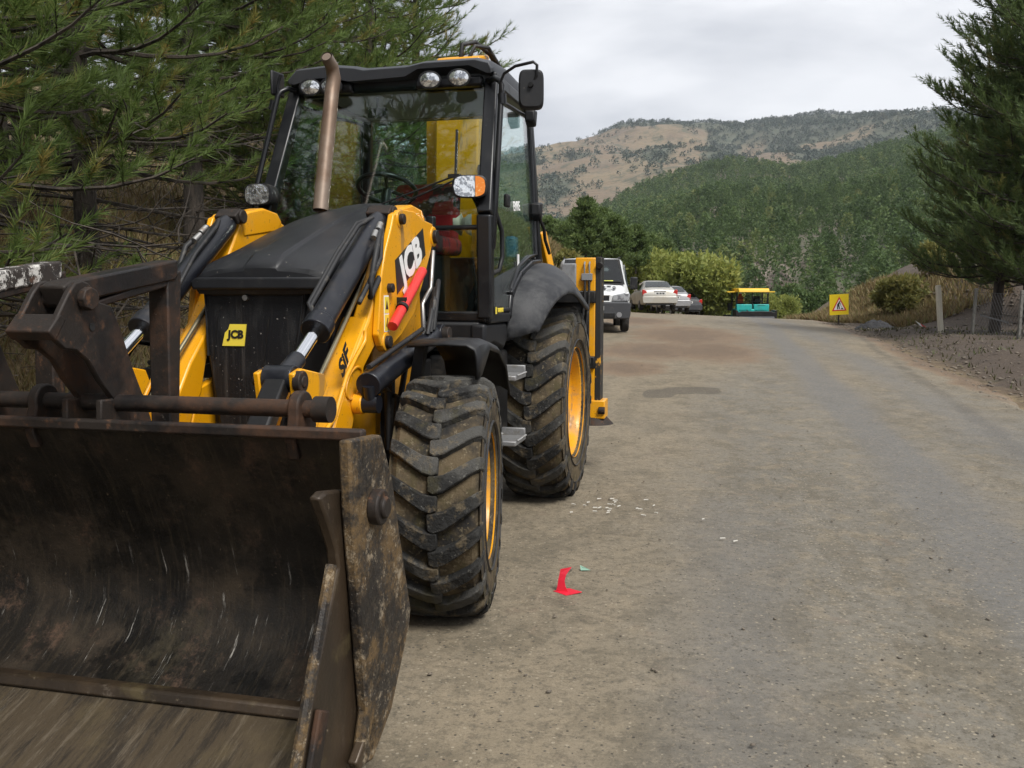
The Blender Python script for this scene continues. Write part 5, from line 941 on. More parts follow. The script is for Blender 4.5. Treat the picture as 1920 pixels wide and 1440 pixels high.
# wire fence with concrete posts under the right pine
fa, fb, fc = at(1822, 628, 24), at(1908, 660, 22), at(1990, 690, 20)
FN = empty('wire_fence', (fa.x, fa.y, float(ground_z(fa.x, fa.y)))); tag(FN, 'grey wire mesh fence on concrete posts under the right pine', 'fence')
org = FN.location.copy(); fpts = [Vector((p_.x, p_.y, float(ground_z(p_.x, p_.y)))) - org for p_ in (fa, fb, fc)]
for k, p_ in enumerate(fpts):
    b = MB(); b.bar(p_ + Vector((0, 0, -.2)), p_ + Vector((.06 - .03 * k, 0, 1.25)), .07, .07, up=(0, 1, 0)); b.build('fence_post', conc, FN, 30, bevel=.01)
b = MB()
for k in range(2):
    A_, B_ = fpts[k], fpts[k + 1]; n = 16
    for i in range(n + 1):
        for sgn in (1, -1):
            t0 = i / n; t1 = t0 + sgn * .42
            u0, u1 = max(0, min(1, t0)), max(0, min(1, t1)); z1 = 1.1 * abs(u1 - t0) / .42
            if abs(u1 - u0) > .02: b.tube([A_.lerp(B_, u0) + Vector((0, 0, .05)), A_.lerp(B_, u1) + Vector((0, 0, .05 + z1))], .004, 3, caps=False)
    for z in (.05, .6, 1.15): b.tube([A_ + Vector((0, 0, z)), B_ + Vector((0, 0, z))], .006, 4)
    b.bar(A_ + Vector((.2, .0, .55)), A_ + Vector((.9, -.1, .35)), .03, .04)
b.build('wire_mesh', mat('dull_wire', (.10, .10, .10), .6, .5), FN, 40)['kind'] = 'stuff'
# fallen red and white marker board
c = at(1731, 612, 28); MK = empty('marker_board', (c.x, 28, float(ground_z(c.x, 28)))); tag(MK, 'fallen red and white striped marker board on the soil', 'marker board')
hm = c.z - MK.location.z; ax = Vector((.28, -.04, -.17)); ay = Vector((-.09, .02, .10)); cc = Vector((0, 0, hm))
def mk(name, t0, t1, m, dy):
    b = MB(); n = Vector((0, -1, .2)) * dy; P = [cc + ax * (a * 2 - 1) * .62 + ay * s_ * .7 + n for a, s_ in ((t0, -1), (t1, -1), (t1 + .12 if t1 < 1 else t1, 1), (t0 + .12 if t0 > 0 else t0, 1))]; b.add(P, [(0, 1, 2, 3)]); b.build(name, m, MK, 0, solid=.01)
mk('board', 0, 1, MT['white_print'], 0); mk('red_stripe', .30, .72, sr_m, .012)
b = MB(); b.tube([cc + Vector((.05, .05, 0)), Vector((.06, .06, -.1))], .02, 8); b.build('board_stake', MT['steel'], MK, 40)
# heap of black asphalt
def heap(name, px, py, d, rx, ry, h, m, seed, label, cat):
    c = at(px, py, d); z = float(ground_z(c.x, d)); xs = np.linspace(-1, 1, 26); X, Y = np.meshgrid(xs, xs, indexing='ij'); rr_ = np.sqrt(X ** 2 + Y ** 2)
    Z = h * np.clip(1 - rr_, 0, 1) ** .8 * (1 + .5 * fbm(X * 3 + seed, Y * 3, seed)) + .06 * fbm(X * 9, Y * 9, seed + 2) * (rr_ < 1) - .12 * (rr_ >= .98)
    WX_, WY_ = X * rx, Y * ry; V = np.stack([WX_, WY_, Z + ground_z(WX_ + c.x, WY_ + d) - z], -1).reshape(-1, 3); a, b_ = np.meshgrid(np.arange(25), np.arange(25), indexing='ij')
    F = np.stack([a * 26 + b_, (a + 1) * 26 + b_, (a + 1) * 26 + b_ + 1, a * 26 + b_ + 1], -1).reshape(-1, 4); o = raw_mesh(name, V, F, m, smooth=True); o.location = (c.x, d, z); tag(o, label, cat); return o
heap('asphalt_heap', 1641, 610, 34, .75, .6, .34, mat('loose_black_asphalt', (.018, .018, .02), .8, layers=[dict(color=(.05, .045, .04), scale=9, lo=.5, hi=.7, amt=.6)], bump=[(12, .8, .05), (50, .7, .02)]), 3, 'low heap of loose black asphalt at the road edge', 'heap')

# ------------------------------------------------------------------ litter on the road
plast = mat('red_plastic', (.66, .02, .045), .35, coat=.2)
c = on_ground(1061, 1112, .012); RP = empty('red_plastic_piece', (c.x, c.y, .014)); tag(RP, 'bent red plastic piece standing on the road by the front tyre', 'litter')
b = MB(); b.add([(-.062, .022, 0), (-.004, -.042, 0), (.078, -.014, .008), (.018, .045, .006)], [(0, 1, 2, 3)]); b.build('base_flap', plast, RP, 0, solid=.004)
b = MB(); b.loft([[Vector((-.046, .020, .004)), Vector((.012, .0, .004))], [Vector((-.040, .022, .03)), Vector((-.002, .005, .03))], [Vector((-.036, .024, .06)), Vector((-.006, .012, .055))], [Vector((-.030, .024, .09)), Vector((.002, .018, .085))], [Vector((-.026, .024, .112)), Vector((.030, .022, .124))]]); b.build('upright_flap', plast, RP, 0, solid=.004)
c = on_ground(1095, 1070, .012); b = MB(); b.add([(-.02, .02, .02), (-.018, -.01, 0), (.035, -.012, .002), (-.008, .004, .014)], [(0, 1, 2), (0, 2, 3)]); o = b.build('green_scrap', mat('pale_green_plastic', (.20, .34, .26), .5), None, 0, loc=(c.x, c.y, .016), solid=.003); tag(o, 'small pale green plastic scrap beyond the red piece', 'litter')
stub_m = mat('white_paper_stub', (.52, .50, .45), .8, layers=[dict(color=(.3, .26, .2), scale=60, lo=.5, hi=.65, amt=.6)])
rs = random.Random(5); spots = [(590, 262), (708, 262), (737, 277), (735, 292), (686, 311), (722, 312), (768, 328), (492, 294), (461, 320), (361, 310), (340, 383), (556, 341), (595, 341), (661, 343), (692, 352), (554, 374), (680, 368), (671, 385), (1014, 271), (1083, 322), (931, 348), (962, 355), (1106, 388), (990, 409), (1526, 445), (1703, 617), (1817, 642)]
b0 = MB(); b0.tube([(-.015, 0, 0), (.015, 0, 0)], .0042, 8); stub_me = None
for X, Y in spots:
    c = on_ground(1000 + X / 4.8, 880 + Y / 4.8, .03)
    if stub_me is None: o = b0.build('paper_stub', stub_m, None, 40); stub_me = o.data
    else: o = bpy.data.objects.new('paper_stub', stub_me); COL.objects.link(o)
    o.location = (c.x, c.y, road_z(c.x, c.y) + .016); o.rotation_euler = (0, R(rs.uniform(-4, 4)), R(rs.uniform(-50, 50))); s_ = rs.uniform(.75, 1.15); o.scale = (s_, 1, 1)
    far_ = X > 1400; tag(o, {1526: 'white paper stub nearest the scatter among the three strays to its right', 1703: 'short white paper stub, left of the pair farthest right on the road', 1817: 'white paper stub farthest right on the road'}[X] if far_ else 'small white paper stub in the scatter beside the rear tyre', 'litter', 'stray white stubs' if far_ else 'white stubs scattered by the rear tyre')
# loose stones, clods and twigs on road and verge, too small to pick apart
rs = np.random.RandomState(8)
def pebbles(name, n, xy, smin, smax, m, label, z_of):
    V = []; F = []; base = np.array([[1, 0, 0], [-1, 0, 0], [0, 1, 0], [0, -1, 0], [0, 0, .8], [0, 0, -.6]], float); fc = np.array([[0, 2, 4], [2, 1, 4], [1, 3, 4], [3, 0, 4], [2, 0, 5], [1, 2, 5], [3, 1, 5], [0, 3, 5]])
    for i in range(n):
        x, y = xy(); s_ = smin * (smax / smin) ** rs.rand(); a = rs.rand() * 6.28; q = base * (1 + .4 * (rs.rand(6, 1) - .5)) * s_ * np.array([1 + .5 * rs.rand(), .8, .6]); ca_, sa_ = math.cos(a), math.sin(a)
        q = np.stack([q[:, 0] * ca_ - q[:, 1] * sa_, q[:, 0] * sa_ + q[:, 1] * ca_, q[:, 2]], -1) + np.array([x, y, float(z_of(x, y)) + s_ * .2]); F.append(fc + len(V) * 6); V.append(q)
    o = raw_mesh(name, np.vstack(V), np.vstack(F), m); tag(o, label, None, None, 'stuff'); return o
grey_st = mat('loose_stone', (.15, .125, .095), .9, layers=[dict(color=(.10, .085, .07), scale=3, lo=.45, hi=.6, amt=.8), dict(color=(.26, .23, .19), scale=1.7, lo=.58, hi=.7, amt=.6)])
def xy_road():
    s_ = 2.4 + 26 * rs.rand() ** 1.8; q = rs.uniform(-1.2, 4.2); return from_road(q, s_)
pebbles('loose_chippings', 900, xy_road, .003, .013, grey_st, 'tiny loose chippings on the road', lambda x, y: road_z(x, y) + .008)
def xy_berm():
    y = rs.uniform(9, 42); q = float(right_edge(y)) + abs(rs.normal(0, 1.6)) - .35; return q + .218 * y, y
pebbles('verge_stones', 1500, xy_berm, .010, .055, grey_st, 'stones and clods on the soil verge', ground_z)
def xy_mound(): return rs.uniform(15.5, 27), rs.uniform(33, 47)
pebbles('mound_stones', 1500, xy_mound, .03, .13, grey_st, 'stones on the dug mound', ground_z)

# ------------------------------------------------------------------ vegetation
bark_m = mat('pine_bark', (.062, .050, .040), .95, layers=[dict(color=(.022, .019, .016), scale=9, lo=.45, hi=.6, amt=.9, stretch=(1, 1, .25)), dict(color=(.12, .10, .085), scale=22, lo=.58, hi=.7, amt=.6, stretch=(1, 1, .3))], bump=[(14, .9, .03, (1, 1, .25)), (60, .6, .01)])
def leaf_mat(name, c0, c1, c2, rough=.6, trans=.25):
    m = bpy.data.materials.new(name); m.use_nodes = True; t = m.node_tree; N = t.nodes; L = t.links; b = N['Principled BSDF']; b.inputs['Roughness'].default_value = rough; b.inputs['Specular IOR Level'].default_value = .35
    a = N.new('ShaderNodeAttribute'); a.attribute_name = 'tint'; r_ = N.new('ShaderNodeValToRGB'); e = r_.color_ramp.elements; e[0].position = 0; e[0].color = (*c0, 1); e[1].position = 1; e[1].color = (*c2, 1); x = e.new(.55); x.color = (*c1, 1)
    L.new(a.outputs['Fac'], r_.inputs[0]); L.new(r_.outputs[0], b.inputs['Base Color'])
    if trans:
        tr = N.new('ShaderNodeBsdfTranslucent'); L.new(r_.outputs[0], tr.inputs[0]); mx = N.new('ShaderNodeMixShader'); mx.inputs[0].default_value = trans; L.new(b.outputs[0], mx.inputs[1]); L.new(tr.outputs[0], mx.inputs[2]); L.new(mx.outputs[0], N['Material Output'].inputs[0])
    return m
needle_m = leaf_mat('pine_needles', (.090, .140, .040), (.170, .240, .065), (.34, .26, .08), trans=.5)
needle_far = leaf_mat('pine_needles_dark', (.080, .120, .046), (.140, .195, .064), (.25, .22, .075), trans=.45)
def needles(P, D, Ls, n_per, nl, nw, rng, tint):
    n = len(P); k = n_per; t = rng.rand(n, k) ** .8; base = P[:, None] + D[:, None] * (Ls[:, None] * t)[..., None]
    rv = rng.normal(size=(n, k, 3)); rv -= D[:, None] * (rv * D[:, None]).sum(-1, keepdims=True); rv /= np.linalg.norm(rv, axis=-1, keepdims=True) + 1e-9
    ph = np.radians(rng.uniform(22, 62, (n, k)) * (1 - .45 * t)); d = D[:, None] * np.cos(ph)[..., None] + rv * np.sin(ph)[..., None]
    ln = nl * rng.uniform(.7, 1.2, (n, k)); tip = base + d * ln[..., None]; sd = np.cross(d, rng.normal(size=(n, k, 3))); sd /= np.linalg.norm(sd, axis=-1, keepdims=True) + 1e-9; sd *= nw / 2
    V = np.stack([base - sd, base + sd, tip], 2).reshape(-1, 3); tn = np.clip(tint[:, None] + rng.normal(0, .10, (n, k)), 0, 1).reshape(-1)
    return V, tn
def pine(seed, H, cb, rad, whorl, per, sub_gap, n_per, nl, nw, trunk_r, mat_n, name, top_r=.3, dead=True, upturn=.5, dense_to=99, shoot=.22, brown=.1, lean=.02):
    rng = np.random.RandomState(seed); b = MB(); tp = []; nseg = 9
    lx, ly = rng.normal(0, lean, 2)
    for i in range(nseg + 1):
        t = i / nseg; tp.append(Vector((lx * H * t + .03 * math.sin(3 * t + seed), ly * H * t + .03 * math.cos(2.3 * t + seed), -.3 + (H + .3) * t)))
    b.tube(tp, [trunk_r * (1.15 if i == 0 else 1) * (1 - .93 * i / nseg) + .008 for i in range(nseg + 1)], 10)
    def tk(h): t = (h + .3) / (H + .3) * nseg; i = min(int(t), nseg - 1); return tp[i].lerp(tp[i + 1], t - i)
    P, D, Ls, Ti = [], [], [], []
    h = cb
    while h < H - .15:
        f = (h - cb) / (H - cb); R_ = rad * ((1 - f) ** .75 * .92 + .08) * (.75 + .25 * min(1, f * 6)); dens = 1 if h < dense_to else .55
        az0 = rng.rand() * 6.28
        for k in range(per):
            az = az0 + k * 6.28 / per + rng.normal(0, .25); Lb = R_ * rng.uniform(.72, 1.12); el = rng.uniform(-.12, .22) + .35 * f; d0 = np.array([math.cos(az) * math.cos(el), math.sin(az) * math.cos(el), math.sin(el)]); p = np.array(tk(h + rng.normal(0, .08)))
            nsg = 6; pts = [p]; dirs = []
            for j in range(nsg):
                d0 = d0 + np.array([rng.normal(0, .07), rng.normal(0, .07), -.10 if j < 2 else upturn * .32 * j / nsg]); d0 /= np.linalg.norm(d0); dirs.append(d0.copy()); pts.append(pts[-1] + d0 * Lb / nsg)
            br = trunk_r * .22 * (1 - .5 * f) * min(1, Lb / rad + .2); b.tube([Vector(q) for q in pts], [br * (1 - .8 * j / nsg) + .003 for j in range(nsg + 1)], 5, caps=False)
            # side twigs carrying shoots
            s = .22 * Lb; side = 1
            while s < Lb:
                j = min(int(s / Lb * nsg), nsg - 1); q = pts[j] + dirs[j] * (s - j * Lb / nsg); dd = dirs[j]; lat = np.cross(dd, [0, 0, 1]); lat /= np.linalg.norm(lat) + 1e-6
                ang = rng.uniform(.6, 1.0); ds = dd * math.cos(ang) + lat * side * math.sin(ang) + np.array([0, 0, rng.uniform(-.05, .35)]); ds /= np.linalg.norm(ds)
                Lt = min(.55, .18 + .38 * (Lb - s)) * rng.uniform(.7, 1.2); nsh = max(1, int(Lt / .16)); e = q
                if rng.rand() < dens:
                    ends = [q]
                    for m_ in range(nsh):
                        ds = ds + np.array([rng.normal(0, .08), rng.normal(0, .08), upturn * .22]); ds /= np.linalg.norm(ds); e2 = e + ds * Lt / nsh
                        green = (m_ + 1) / nsh; ti = .40 + rng.normal(0, .14) - .10 * (s / Lb) + (.42 if rng.rand() < brown * (1.4 - s / Lb) else 0)
                        if m_ >= nsh - 2 or rng.rand() < .6: P.append(e); D.append(ds.copy()); Ls.append(max(Lt / nsh, shoot * .8) * rng.uniform(.8, 1.2)); Ti.append(ti)
                        if rng.rand() < .55:
                            d3 = ds + lat * rng.choice([-1, 1]) * .7 + np.array([0, 0, .2]); d3 /= np.linalg.norm(d3); P.append(e2); D.append(d3); Ls.append(shoot * rng.uniform(.6, 1)); Ti.append(ti)
                        e = e2; ends.append(e)
                    b.tube([Vector(ends[0]), Vector(ends[-1])], [.006, .003], 3, caps=False)
                side = -side; s += sub_gap * rng.uniform(.7, 1.3)
            P.append(pts[-1]); D.append(dirs[-1]); Ls.append(shoot * 1.3); Ti.append(.3)
        h += whorl * rng.uniform(.8, 1.2)
    P.append(np.array(tp[-1])); D.append(np.array([0, 0, 1.])); Ls.append(.4); Ti.append(.3)
    if dead:                                        # bare dead lower limbs with curling twigs
        for k in range(26):
            h = rng.uniform(.35, cb + .9); az = rng.rand() * 6.28; Lb = rng.uniform(.8, rad * 1.0); d0 = np.array([math.cos(az), math.sin(az), rng.uniform(-.1, .2)]); p = np.array(tk(h)); pts = [p]
            for j in range(6): d0 = d0 + np.array([rng.normal(0, .14), rng.normal(0, .14), -.10 + .05 * j]); d0 /= np.linalg.norm(d0); pts.append(pts[-1] + d0 * Lb / 6)
            b.tube([Vector(q) for q in pts], [.022 * (1 - .75 * j / 6) for j in range(7)], 5, caps=False)
            for m_ in range(12):
                j = rng.randint(2, 7); q = pts[j]; dd = rng.normal(size=3) * np.array([1, 1, .45]); dd /= np.linalg.norm(dd); tw = [q]
                for w in range(4): dd = dd + np.array([rng.normal(0, .2), rng.normal(0, .2), -.16 + .14 * w]); dd /= np.linalg.norm(dd); tw.append(tw[-1] + dd * rng.uniform(.08, .2))
                b.tube([Vector(x) for x in tw], [.008, .006, .005, .004, .003], 3, caps=False)
    V, tn = needles(np.array(P), np.array(D), np.array(Ls), n_per, nl, nw, rng, np.array(Ti)); nt = len(V) // 3
    root = empty(name); b.build('trunk', bark_m, root, 50)
    cr = raw_mesh('crown', V, np.arange(nt * 3).reshape(-1, 3), mat_n, root, attrs={'tint': ('FACE', tn)})
    return root
def place(root, first, x, y, s, rz, label, group, cat='tree'):
    o = root if first else copy_tree(root); o.location = (x, y, float(ground_z(x, y)) - .05); o.scale = (s, s, s); o.rotation_euler = (0, 0, rz); tag(o, label, cat, group); return o
# left: young pines on the bank
A1 = pine(11, 7.0, 1.0, 2.3, .34, 5, .17, 48, .14, .0078, .12, needle_m, 'pine_tree', upturn=.8, dense_to=4.6, brown=.15)
A2 = pine(23, 7.8, 2.1, 2.4, .32, 6, .16, 48, .14, .0080, .13, needle_m, 'pine_tree', upturn=.8, dense_to=4.8, brown=.17)
B1 = pine(37, 11.0, 1.9, 2.7, .38, 6, .19, 32, .16, .012, .16, needle_m, 'pine_tree', upturn=.8, dead=True, brown=.18, shoot=.26)
def px2x(px, d): return (px - 960) / FPX * d
LG = 'pines on the bank behind the loader'
lefts = [(A1, -170, 6.4, 1.0, .3, 'pine whose big needle tufts reach in at the left frame edge'), (A2, 172, 9.0, 1.0, 2.0, 'pine with a bare dark trunk rising behind the fork frame'), (A1, 30, 12.0, .8, 4.0, 'small pine behind the white-flaked fork shank at far left'), (B1, 372, 14.5, 1.0, .0, 'pine with a thin trunk right of the bare-trunked pine'), (A2, 60, 14.0, 1.05, 5.1, 'dense pine filling the upper left corner behind'),
    (B1, 560, 17.0, .95, 1.4, 'pine directly behind the exhaust stack'), (A1, 505, 16.0, .75, 1.1, 'small pine left of the cab behind the mirror bar'), (B1, 700, 20.0, .95, 3.7, 'pine right behind the cab roof'), (B1, 778, 25.0, 1.08, 5.0, 'pine with open top against the sky above the cab'),
    (B1, 440, 24.0, 1.2, 4.4, 'tall pine deep in the wood above the mirror'), (B1, 620, 30.0, 1.2, 2.2, 'distant pine in the wood above the cab roof')]
done = set()
for root, px, d, s, rz, lab in lefts:
    place(root, root not in done, px2x(px, d), d, s, rz, lab, LG); done.add(root)
# tall pines beside the camera, seen mirrored in the cab glass
for x, y, s, rz, lab in ((-5.6, .8, 1.15, .4, 'tall pine level with the camera, mirrored in the middle of the windscreen'), (-6.6, -2.6, 1.25, 2.1, 'tallest pine behind the camera, mirrored high in the windscreen'), (-7.4, 3.2, 1.1, 3.0, 'pine just ahead of the camera, mirrored at the windscreen side')):
    place(B1, False, x, y, s, rz, lab, 'pines mirrored in the cab glass')
# right: large pine over the fence
C1 = pine(58, 13.0, 1.7, 3.5, .35, 7, .19, 22, .17, .024, .15, needle_far, 'pine_tree', dead=False, brown=.14, upturn=1.15, shoot=.36)
RG = 'pines on the right verge'
p = at(1862, 640, 26.5); place(C1, True, p.x, p.y, 1.0, 1.0, 'large dark pine with upturned tips over the wire fence', RG)
p = at(1985, 640, 24); place(C1, False, p.x, p.y, 1.05, 3.1, 'pine cut by the right frame edge', RG)
p = at(1925, 620, 33); place(C1, False, p.x, p.y, .95, 4.6, 'pine behind the large right pine', RG)

# broadleaf bushes and trees
leaf_y = leaf_mat('yellow_green_leaves', (.15, .19, .045), (.27, .30, .075), (.38, .37, .10), trans=.45)
leaf_g = leaf_mat('mid_green_leaves', (.040, .075, .022), (.085, .135, .040), (.18, .20, .06), trans=.35)
leaf_d = leaf_mat('dark_conifer_leaves', (.072, .112, .038), (.135, .190, .058), (.21, .23, .075), trans=.45)
leaf_o = leaf_mat('autumn_scrub_leaves', (.10, .11, .032), (.20, .19, .055), (.32, .24, .07), trans=.4)
def bush(seed, H, rad, n_lobe, n_leaf, ls, mat_l, name, stem=True, flat=1.0, spike=0):
    rng = np.random.RandomState(seed); root = empty(name); b = MB(); lobes = []
    for k in range(n_lobe):
        a = rng.rand() * 6.28; r_ = rad * rng.rand() ** .6 * .72; z = H * (.28 + .60 * rng.rand() * (1 - .45 * (r_ / rad) ** 2)); lobes.append((r_ * math.cos(a), r_ * math.sin(a), z, rad * rng.uniform(.20, .40)))
        b.tube([Vector((r_ * .1 * math.cos(a), r_ * .1 * math.sin(a), -.2)), Vector((r_ * .4 * math.cos(a + .3), r_ * .4 * math.sin(a + .3), z * .5)), Vector((r_ * math.cos(a), r_ * math.sin(a), z + .1))], [.05 * H / 4, .03 * H / 4, .01], 5, caps=False)
    b.build('trunk', bark_m, root, 50); lb = np.array(lobes); idx = rng.randint(0, n_lobe, n_leaf); u = rng.normal(size=(n_leaf, 3)); u /= np.linalg.norm(u, axis=1, keepdims=True); rr_ = lb[idx, 3] * (.55 + .55 * rng.rand(n_leaf) ** .5) * (1 + .2 * np.sin(u[:, 0] * 7 + idx) * np.cos(u[:, 1] * 6))
    c = lb[idx, :3] + u * rr_[:, None] * np.array([1, 1, flat]); c[:, 2] = np.maximum(c[:, 2], .05); d = rng.normal(size=(n_leaf, 3)) + u * 1.1 + np.array([0, 0, .5 + spike]); d /= np.linalg.norm(d, axis=1, keepdims=True); sd = np.cross(d, rng.normal(size=(n_leaf, 3))); sd /= np.linalg.norm(sd, axis=1, keepdims=True)
    ln = ls * rng.uniform(.6, 1.3, (n_leaf, 1)); V = np.stack([c - sd * ln * .30, c + sd * ln * .30, c + d * ln], 1).reshape(-1, 3)
    tn = np.clip(.38 + .22 * (_hash(idx, idx * 3.1, seed) - .5) + .20 * u[:, 2] * .5 + rng.normal(0, .16, n_leaf), 0, 1); raw_mesh('crown', V, np.arange(n_leaf * 3).reshape(-1, 3), mat_l, root, attrs={'tint': ('FACE', tn)}); return root
W1 = bush(3, 4.4, 3.0, 34, 15000, .30, leaf_y, 'willow_bush'); W2 = bush(9, 4.0, 2.2, 26, 9000, .30, leaf_g, 'leafy_tree'); W3 = bush(14, 1.7, 1.3, 16, 4000, .20, leaf_o, 'scrub_bush')
def put(root, first, px, d, base_py, s, rz, label, cat, group=None, sz=1.0):
    o = root if first else copy_tree(root); p_ = at(px, base_py, d); o.location = p_; o.scale = (s, s, s * sz); o.rotation_euler = (0, 0, rz); tag(o, label, cat, group); return o
put(W1, True, 1300, 60, 600, 1.05, 0, 'big yellow-green willow bush beyond the parked cars', 'bush', 'willow bushes behind the crest')
put(W1, False, 1222, 66, 598, 1.0, 2.2, 'pale willow bush showing above the silver car', 'bush', 'willow bushes behind the crest', 1.15)
put(W1, False, 1350, 72, 604, .62, 4.0, 'small willow bush between the big willow and the paver', 'bush', 'willow bushes behind the crest')
put(W1, False, 1462, 82, 622, .62, 1.0, 'yellow-green bush right of the paver', 'bush', 'willow bushes behind the crest', 1.3)
put(W1, False, 1612, 90, 628, .85, 5.2, 'yellow-green tree right of the road works sign', 'bush', 'willow bushes behind the crest', 1.25)
GG = 'leafy trees in the dip beyond the crest'
for k, (px, d, by, s, rz, lab) in enumerate([(1500, 95, 615, 1.0, .3, 'dark leafy tree left of the road works sign'), (1545, 105, 612, 1.15, 1.2, 'leafy tree right behind the road works sign'), (1660, 100, 610, 1.1, 2.1, 'leafy tree above the dry grass slope'), (1425, 110, 606, 1.1, 3.3, 'leafy tree behind the paver canopy'), (1580, 84, 622, .62, 4.0, 'round green bush under the road works sign'), (1700, 120, 600, 1.2, 5.0, 'leafy tree at the left edge of the large right pine'), (1385, 120, 600, 1.0, .9, 'leafy tree in the gap left of the paver'), (1745, 85, 600, .8, 1.9, 'leafy bush behind the pale post'), (1480, 130, 600, 1.3, 2.7, 'far leafy tree above the paver'), (1625, 135, 600, 1.3, .1, 'far leafy tree above the yellow-green tree')]):
    put(W2, k == 0, px, d, by, s, rz, lab, 'tree', GG)
for k, (px, d, s, rz, lab) in enumerate([(1690, 40, 1.0, 0, 'yellow-brown scrub bush on the dry slope'), (1745, 43, .9, 2, 'scrub bush near the top of the dug mound'), (1662, 44, .7, 4, 'small scrub bush low on the dry slope'), (1062, 40, .8, 1, 'scrub bush on the dry knoll left of the van'), (1085, 44, .7, 3, 'scrub bush above the van roof')]):
    x = px2x(px, d); o = W3 if k == 0 else copy_tree(W3); o.location = (x, d, float(ground_z(x, d)) - .1); o.scale = (s,) * 3; o.rotation_euler = (0, 0, rz); tag(o, lab, 'bush', 'scrub bushes')
# darker pines on the knoll beyond the van: light mesh of leaf-like needle sprays
def cone_tree(seed, H, rad, n_leaf, ls, mat_l, name, round_=.6):
    rng = np.random.RandomState(seed); root = empty(name); b = MB(); b.tube([Vector((0, 0, -.3)), Vector((.05, 0, H * .5)), Vector((0, .03, H * .95))], [H * .018, H * .011, .01], 7); nb = 46; br = []
    for k in range(nb):
        f = (k + rng.rand()) / nb; z = H * (.10 + .86 * f); R_ = rad * (1 - f) ** round_ * (.75 + .4 * rng.rand()) + .12; a = rng.rand() * 6.28; e = np.array([R_ * math.cos(a), R_ * math.sin(a), z + .22 * R_]); br.append((np.array([0, 0, z - .1 * R_]), e)); b.tube([Vector(br[-1][0]), Vector(e)], [.02, .006], 3, caps=False)
    b.build('trunk', bark_m, root, 50); i = rng.randint(0, nb, n_leaf); t = rng.rand(n_leaf) ** .55; s0 = np.array([q[0] for q in br])[i]; s1 = np.array([q[1] for q in br])[i]; c = s0 + (s1 - s0) * t[:, None] + rng.normal(0, 1, (n_leaf, 3)) * rad * np.array([.13, .13, .07]) * (.4 + .6 * t)[:, None]
    d = (s1 - s0) / np.linalg.norm(s1 - s0, axis=1, keepdims=True) * .6 + rng.normal(size=(n_leaf, 3)) * .5 + np.array([0, 0, .55]); d /= np.linalg.norm(d, axis=1, keepdims=True); sd = np.cross(d, rng.normal(size=(n_leaf, 3))); sd /= np.linalg.norm(sd, axis=1, keepdims=True); ln = ls * rng.uniform(.6, 1.3, (n_leaf, 1))
    V = np.stack([c - sd * ln * .22, c + sd * ln * .22, c + d * ln], 1).reshape(-1, 3); tn = np.clip(.35 + .25 * (_hash(i, i * 1.7, seed) - .5) + rng.normal(0, .15, n_leaf), 0, 1); raw_mesh('crown', V, np.arange(n_leaf * 3).reshape(-1, 3), mat_l, root, attrs={'tint': ('FACE', tn)}); return root
K1 = cone_tree(5, 6.4, 2.3, 11000, .34, leaf_d, 'pine_tree'); K2 = cone_tree(8, 5.6, 2.4, 9500, .34, leaf_d, 'pine_tree', .45); first = {K1: True, K2: True}
for root, px, d, by, s, rz, lab in [(K1, 1098, 55, 492, .60, 0, 'tallest pine on the knoll above the van'), (K2, 1150, 58, 500, .58, 1, 'pine right of the tallest on the knoll'), (K2, 1060, 60, 490, .45, 2.2, 'pine on the knoll just right of the cab'), (K1, 1192, 62, 510, .50, 3, 'small pine above the right end of the van roof'), (K1, 1128, 66, 500, .66, 4, 'pine behind the tallest knoll pine'), (K2, 1215, 78, 525, .70, 5, 'low pine between the knoll and the willow'), (K1, 1245, 92, 545, .80, 1.5, 'pine sticking up behind the pale willow'), (K2, 1030, 70, 490, .6, .7, 'pine half hidden by the cab edge')]:
    put(root, first[root], px, d, by, s, rz, lab, 'tree', 'pines on the knoll beyond the van'); first[root] = False
# forest on the near hill: one far mass
def far_forest(name, n, px_rng, d_rng, hfun, mat_l, Hs, rads, n_leaf, seed, keep=None, label='', ls=1.5):
    rng = np.random.RandomState(seed); t = (rng.uniform(*px_rng, n) - 960) / FPX; d = np.sqrt(rng.uniform(d_rng[0] ** 2, d_rng[1] ** 2, n)); x, y = t * d, d
    if keep is not None:
        k = keep(x, y, t * FPX + 960, rng); x, y = x[k], y[k]
    z = hfun(x, y); n = len(x); H = rng.uniform(*Hs, n); rd = H * rng.uniform(*rads, n); f = rng.rand(n, n_leaf); a = rng.rand(n, n_leaf) * 6.28; R_ = rd[:, None] * np.sqrt(np.clip(1 - f, .02, 1)) * (.35 + .65 * rng.rand(n, n_leaf) ** .4)
    c = np.stack([x[:, None] + R_ * np.cos(a), y[:, None] + R_ * np.sin(a), z[:, None] + H[:, None] * (.12 + .86 * f)], -1); dd = np.stack([np.cos(a), np.sin(a), .6 + 0 * a], -1) + rng.normal(0, .7, c.shape); dd /= np.linalg.norm(dd, axis=-1, keepdims=True); sd = np.cross(dd, rng.normal(size=c.shape)); sd /= np.linalg.norm(sd, axis=-1, keepdims=True); ln = (ls * rng.uniform(.6, 1.3, (n, n_leaf)))[..., None] * (H / np.mean(Hs))[:, None, None]
    V = np.stack([c - sd * ln * .33, c + sd * ln * .33, c + dd * ln], 2).reshape(-1, 3); tn = np.clip(.36 + rng.normal(0, .24, (n, 1)) + rng.normal(0, .09, (n, n_leaf)), 0, 1).reshape(-1); o = raw_mesh(name, V, np.arange(len(V)).reshape(-1, 3), mat_l, attrs={'tint': ('FACE', tn)}); tag(o, label, None, None, 'stuff'); return o
leaf_f = leaf_mat('far_forest_needles', (.055, .092, .030), (.108, .165, .054), (.19, .21, .07), trans=.4)
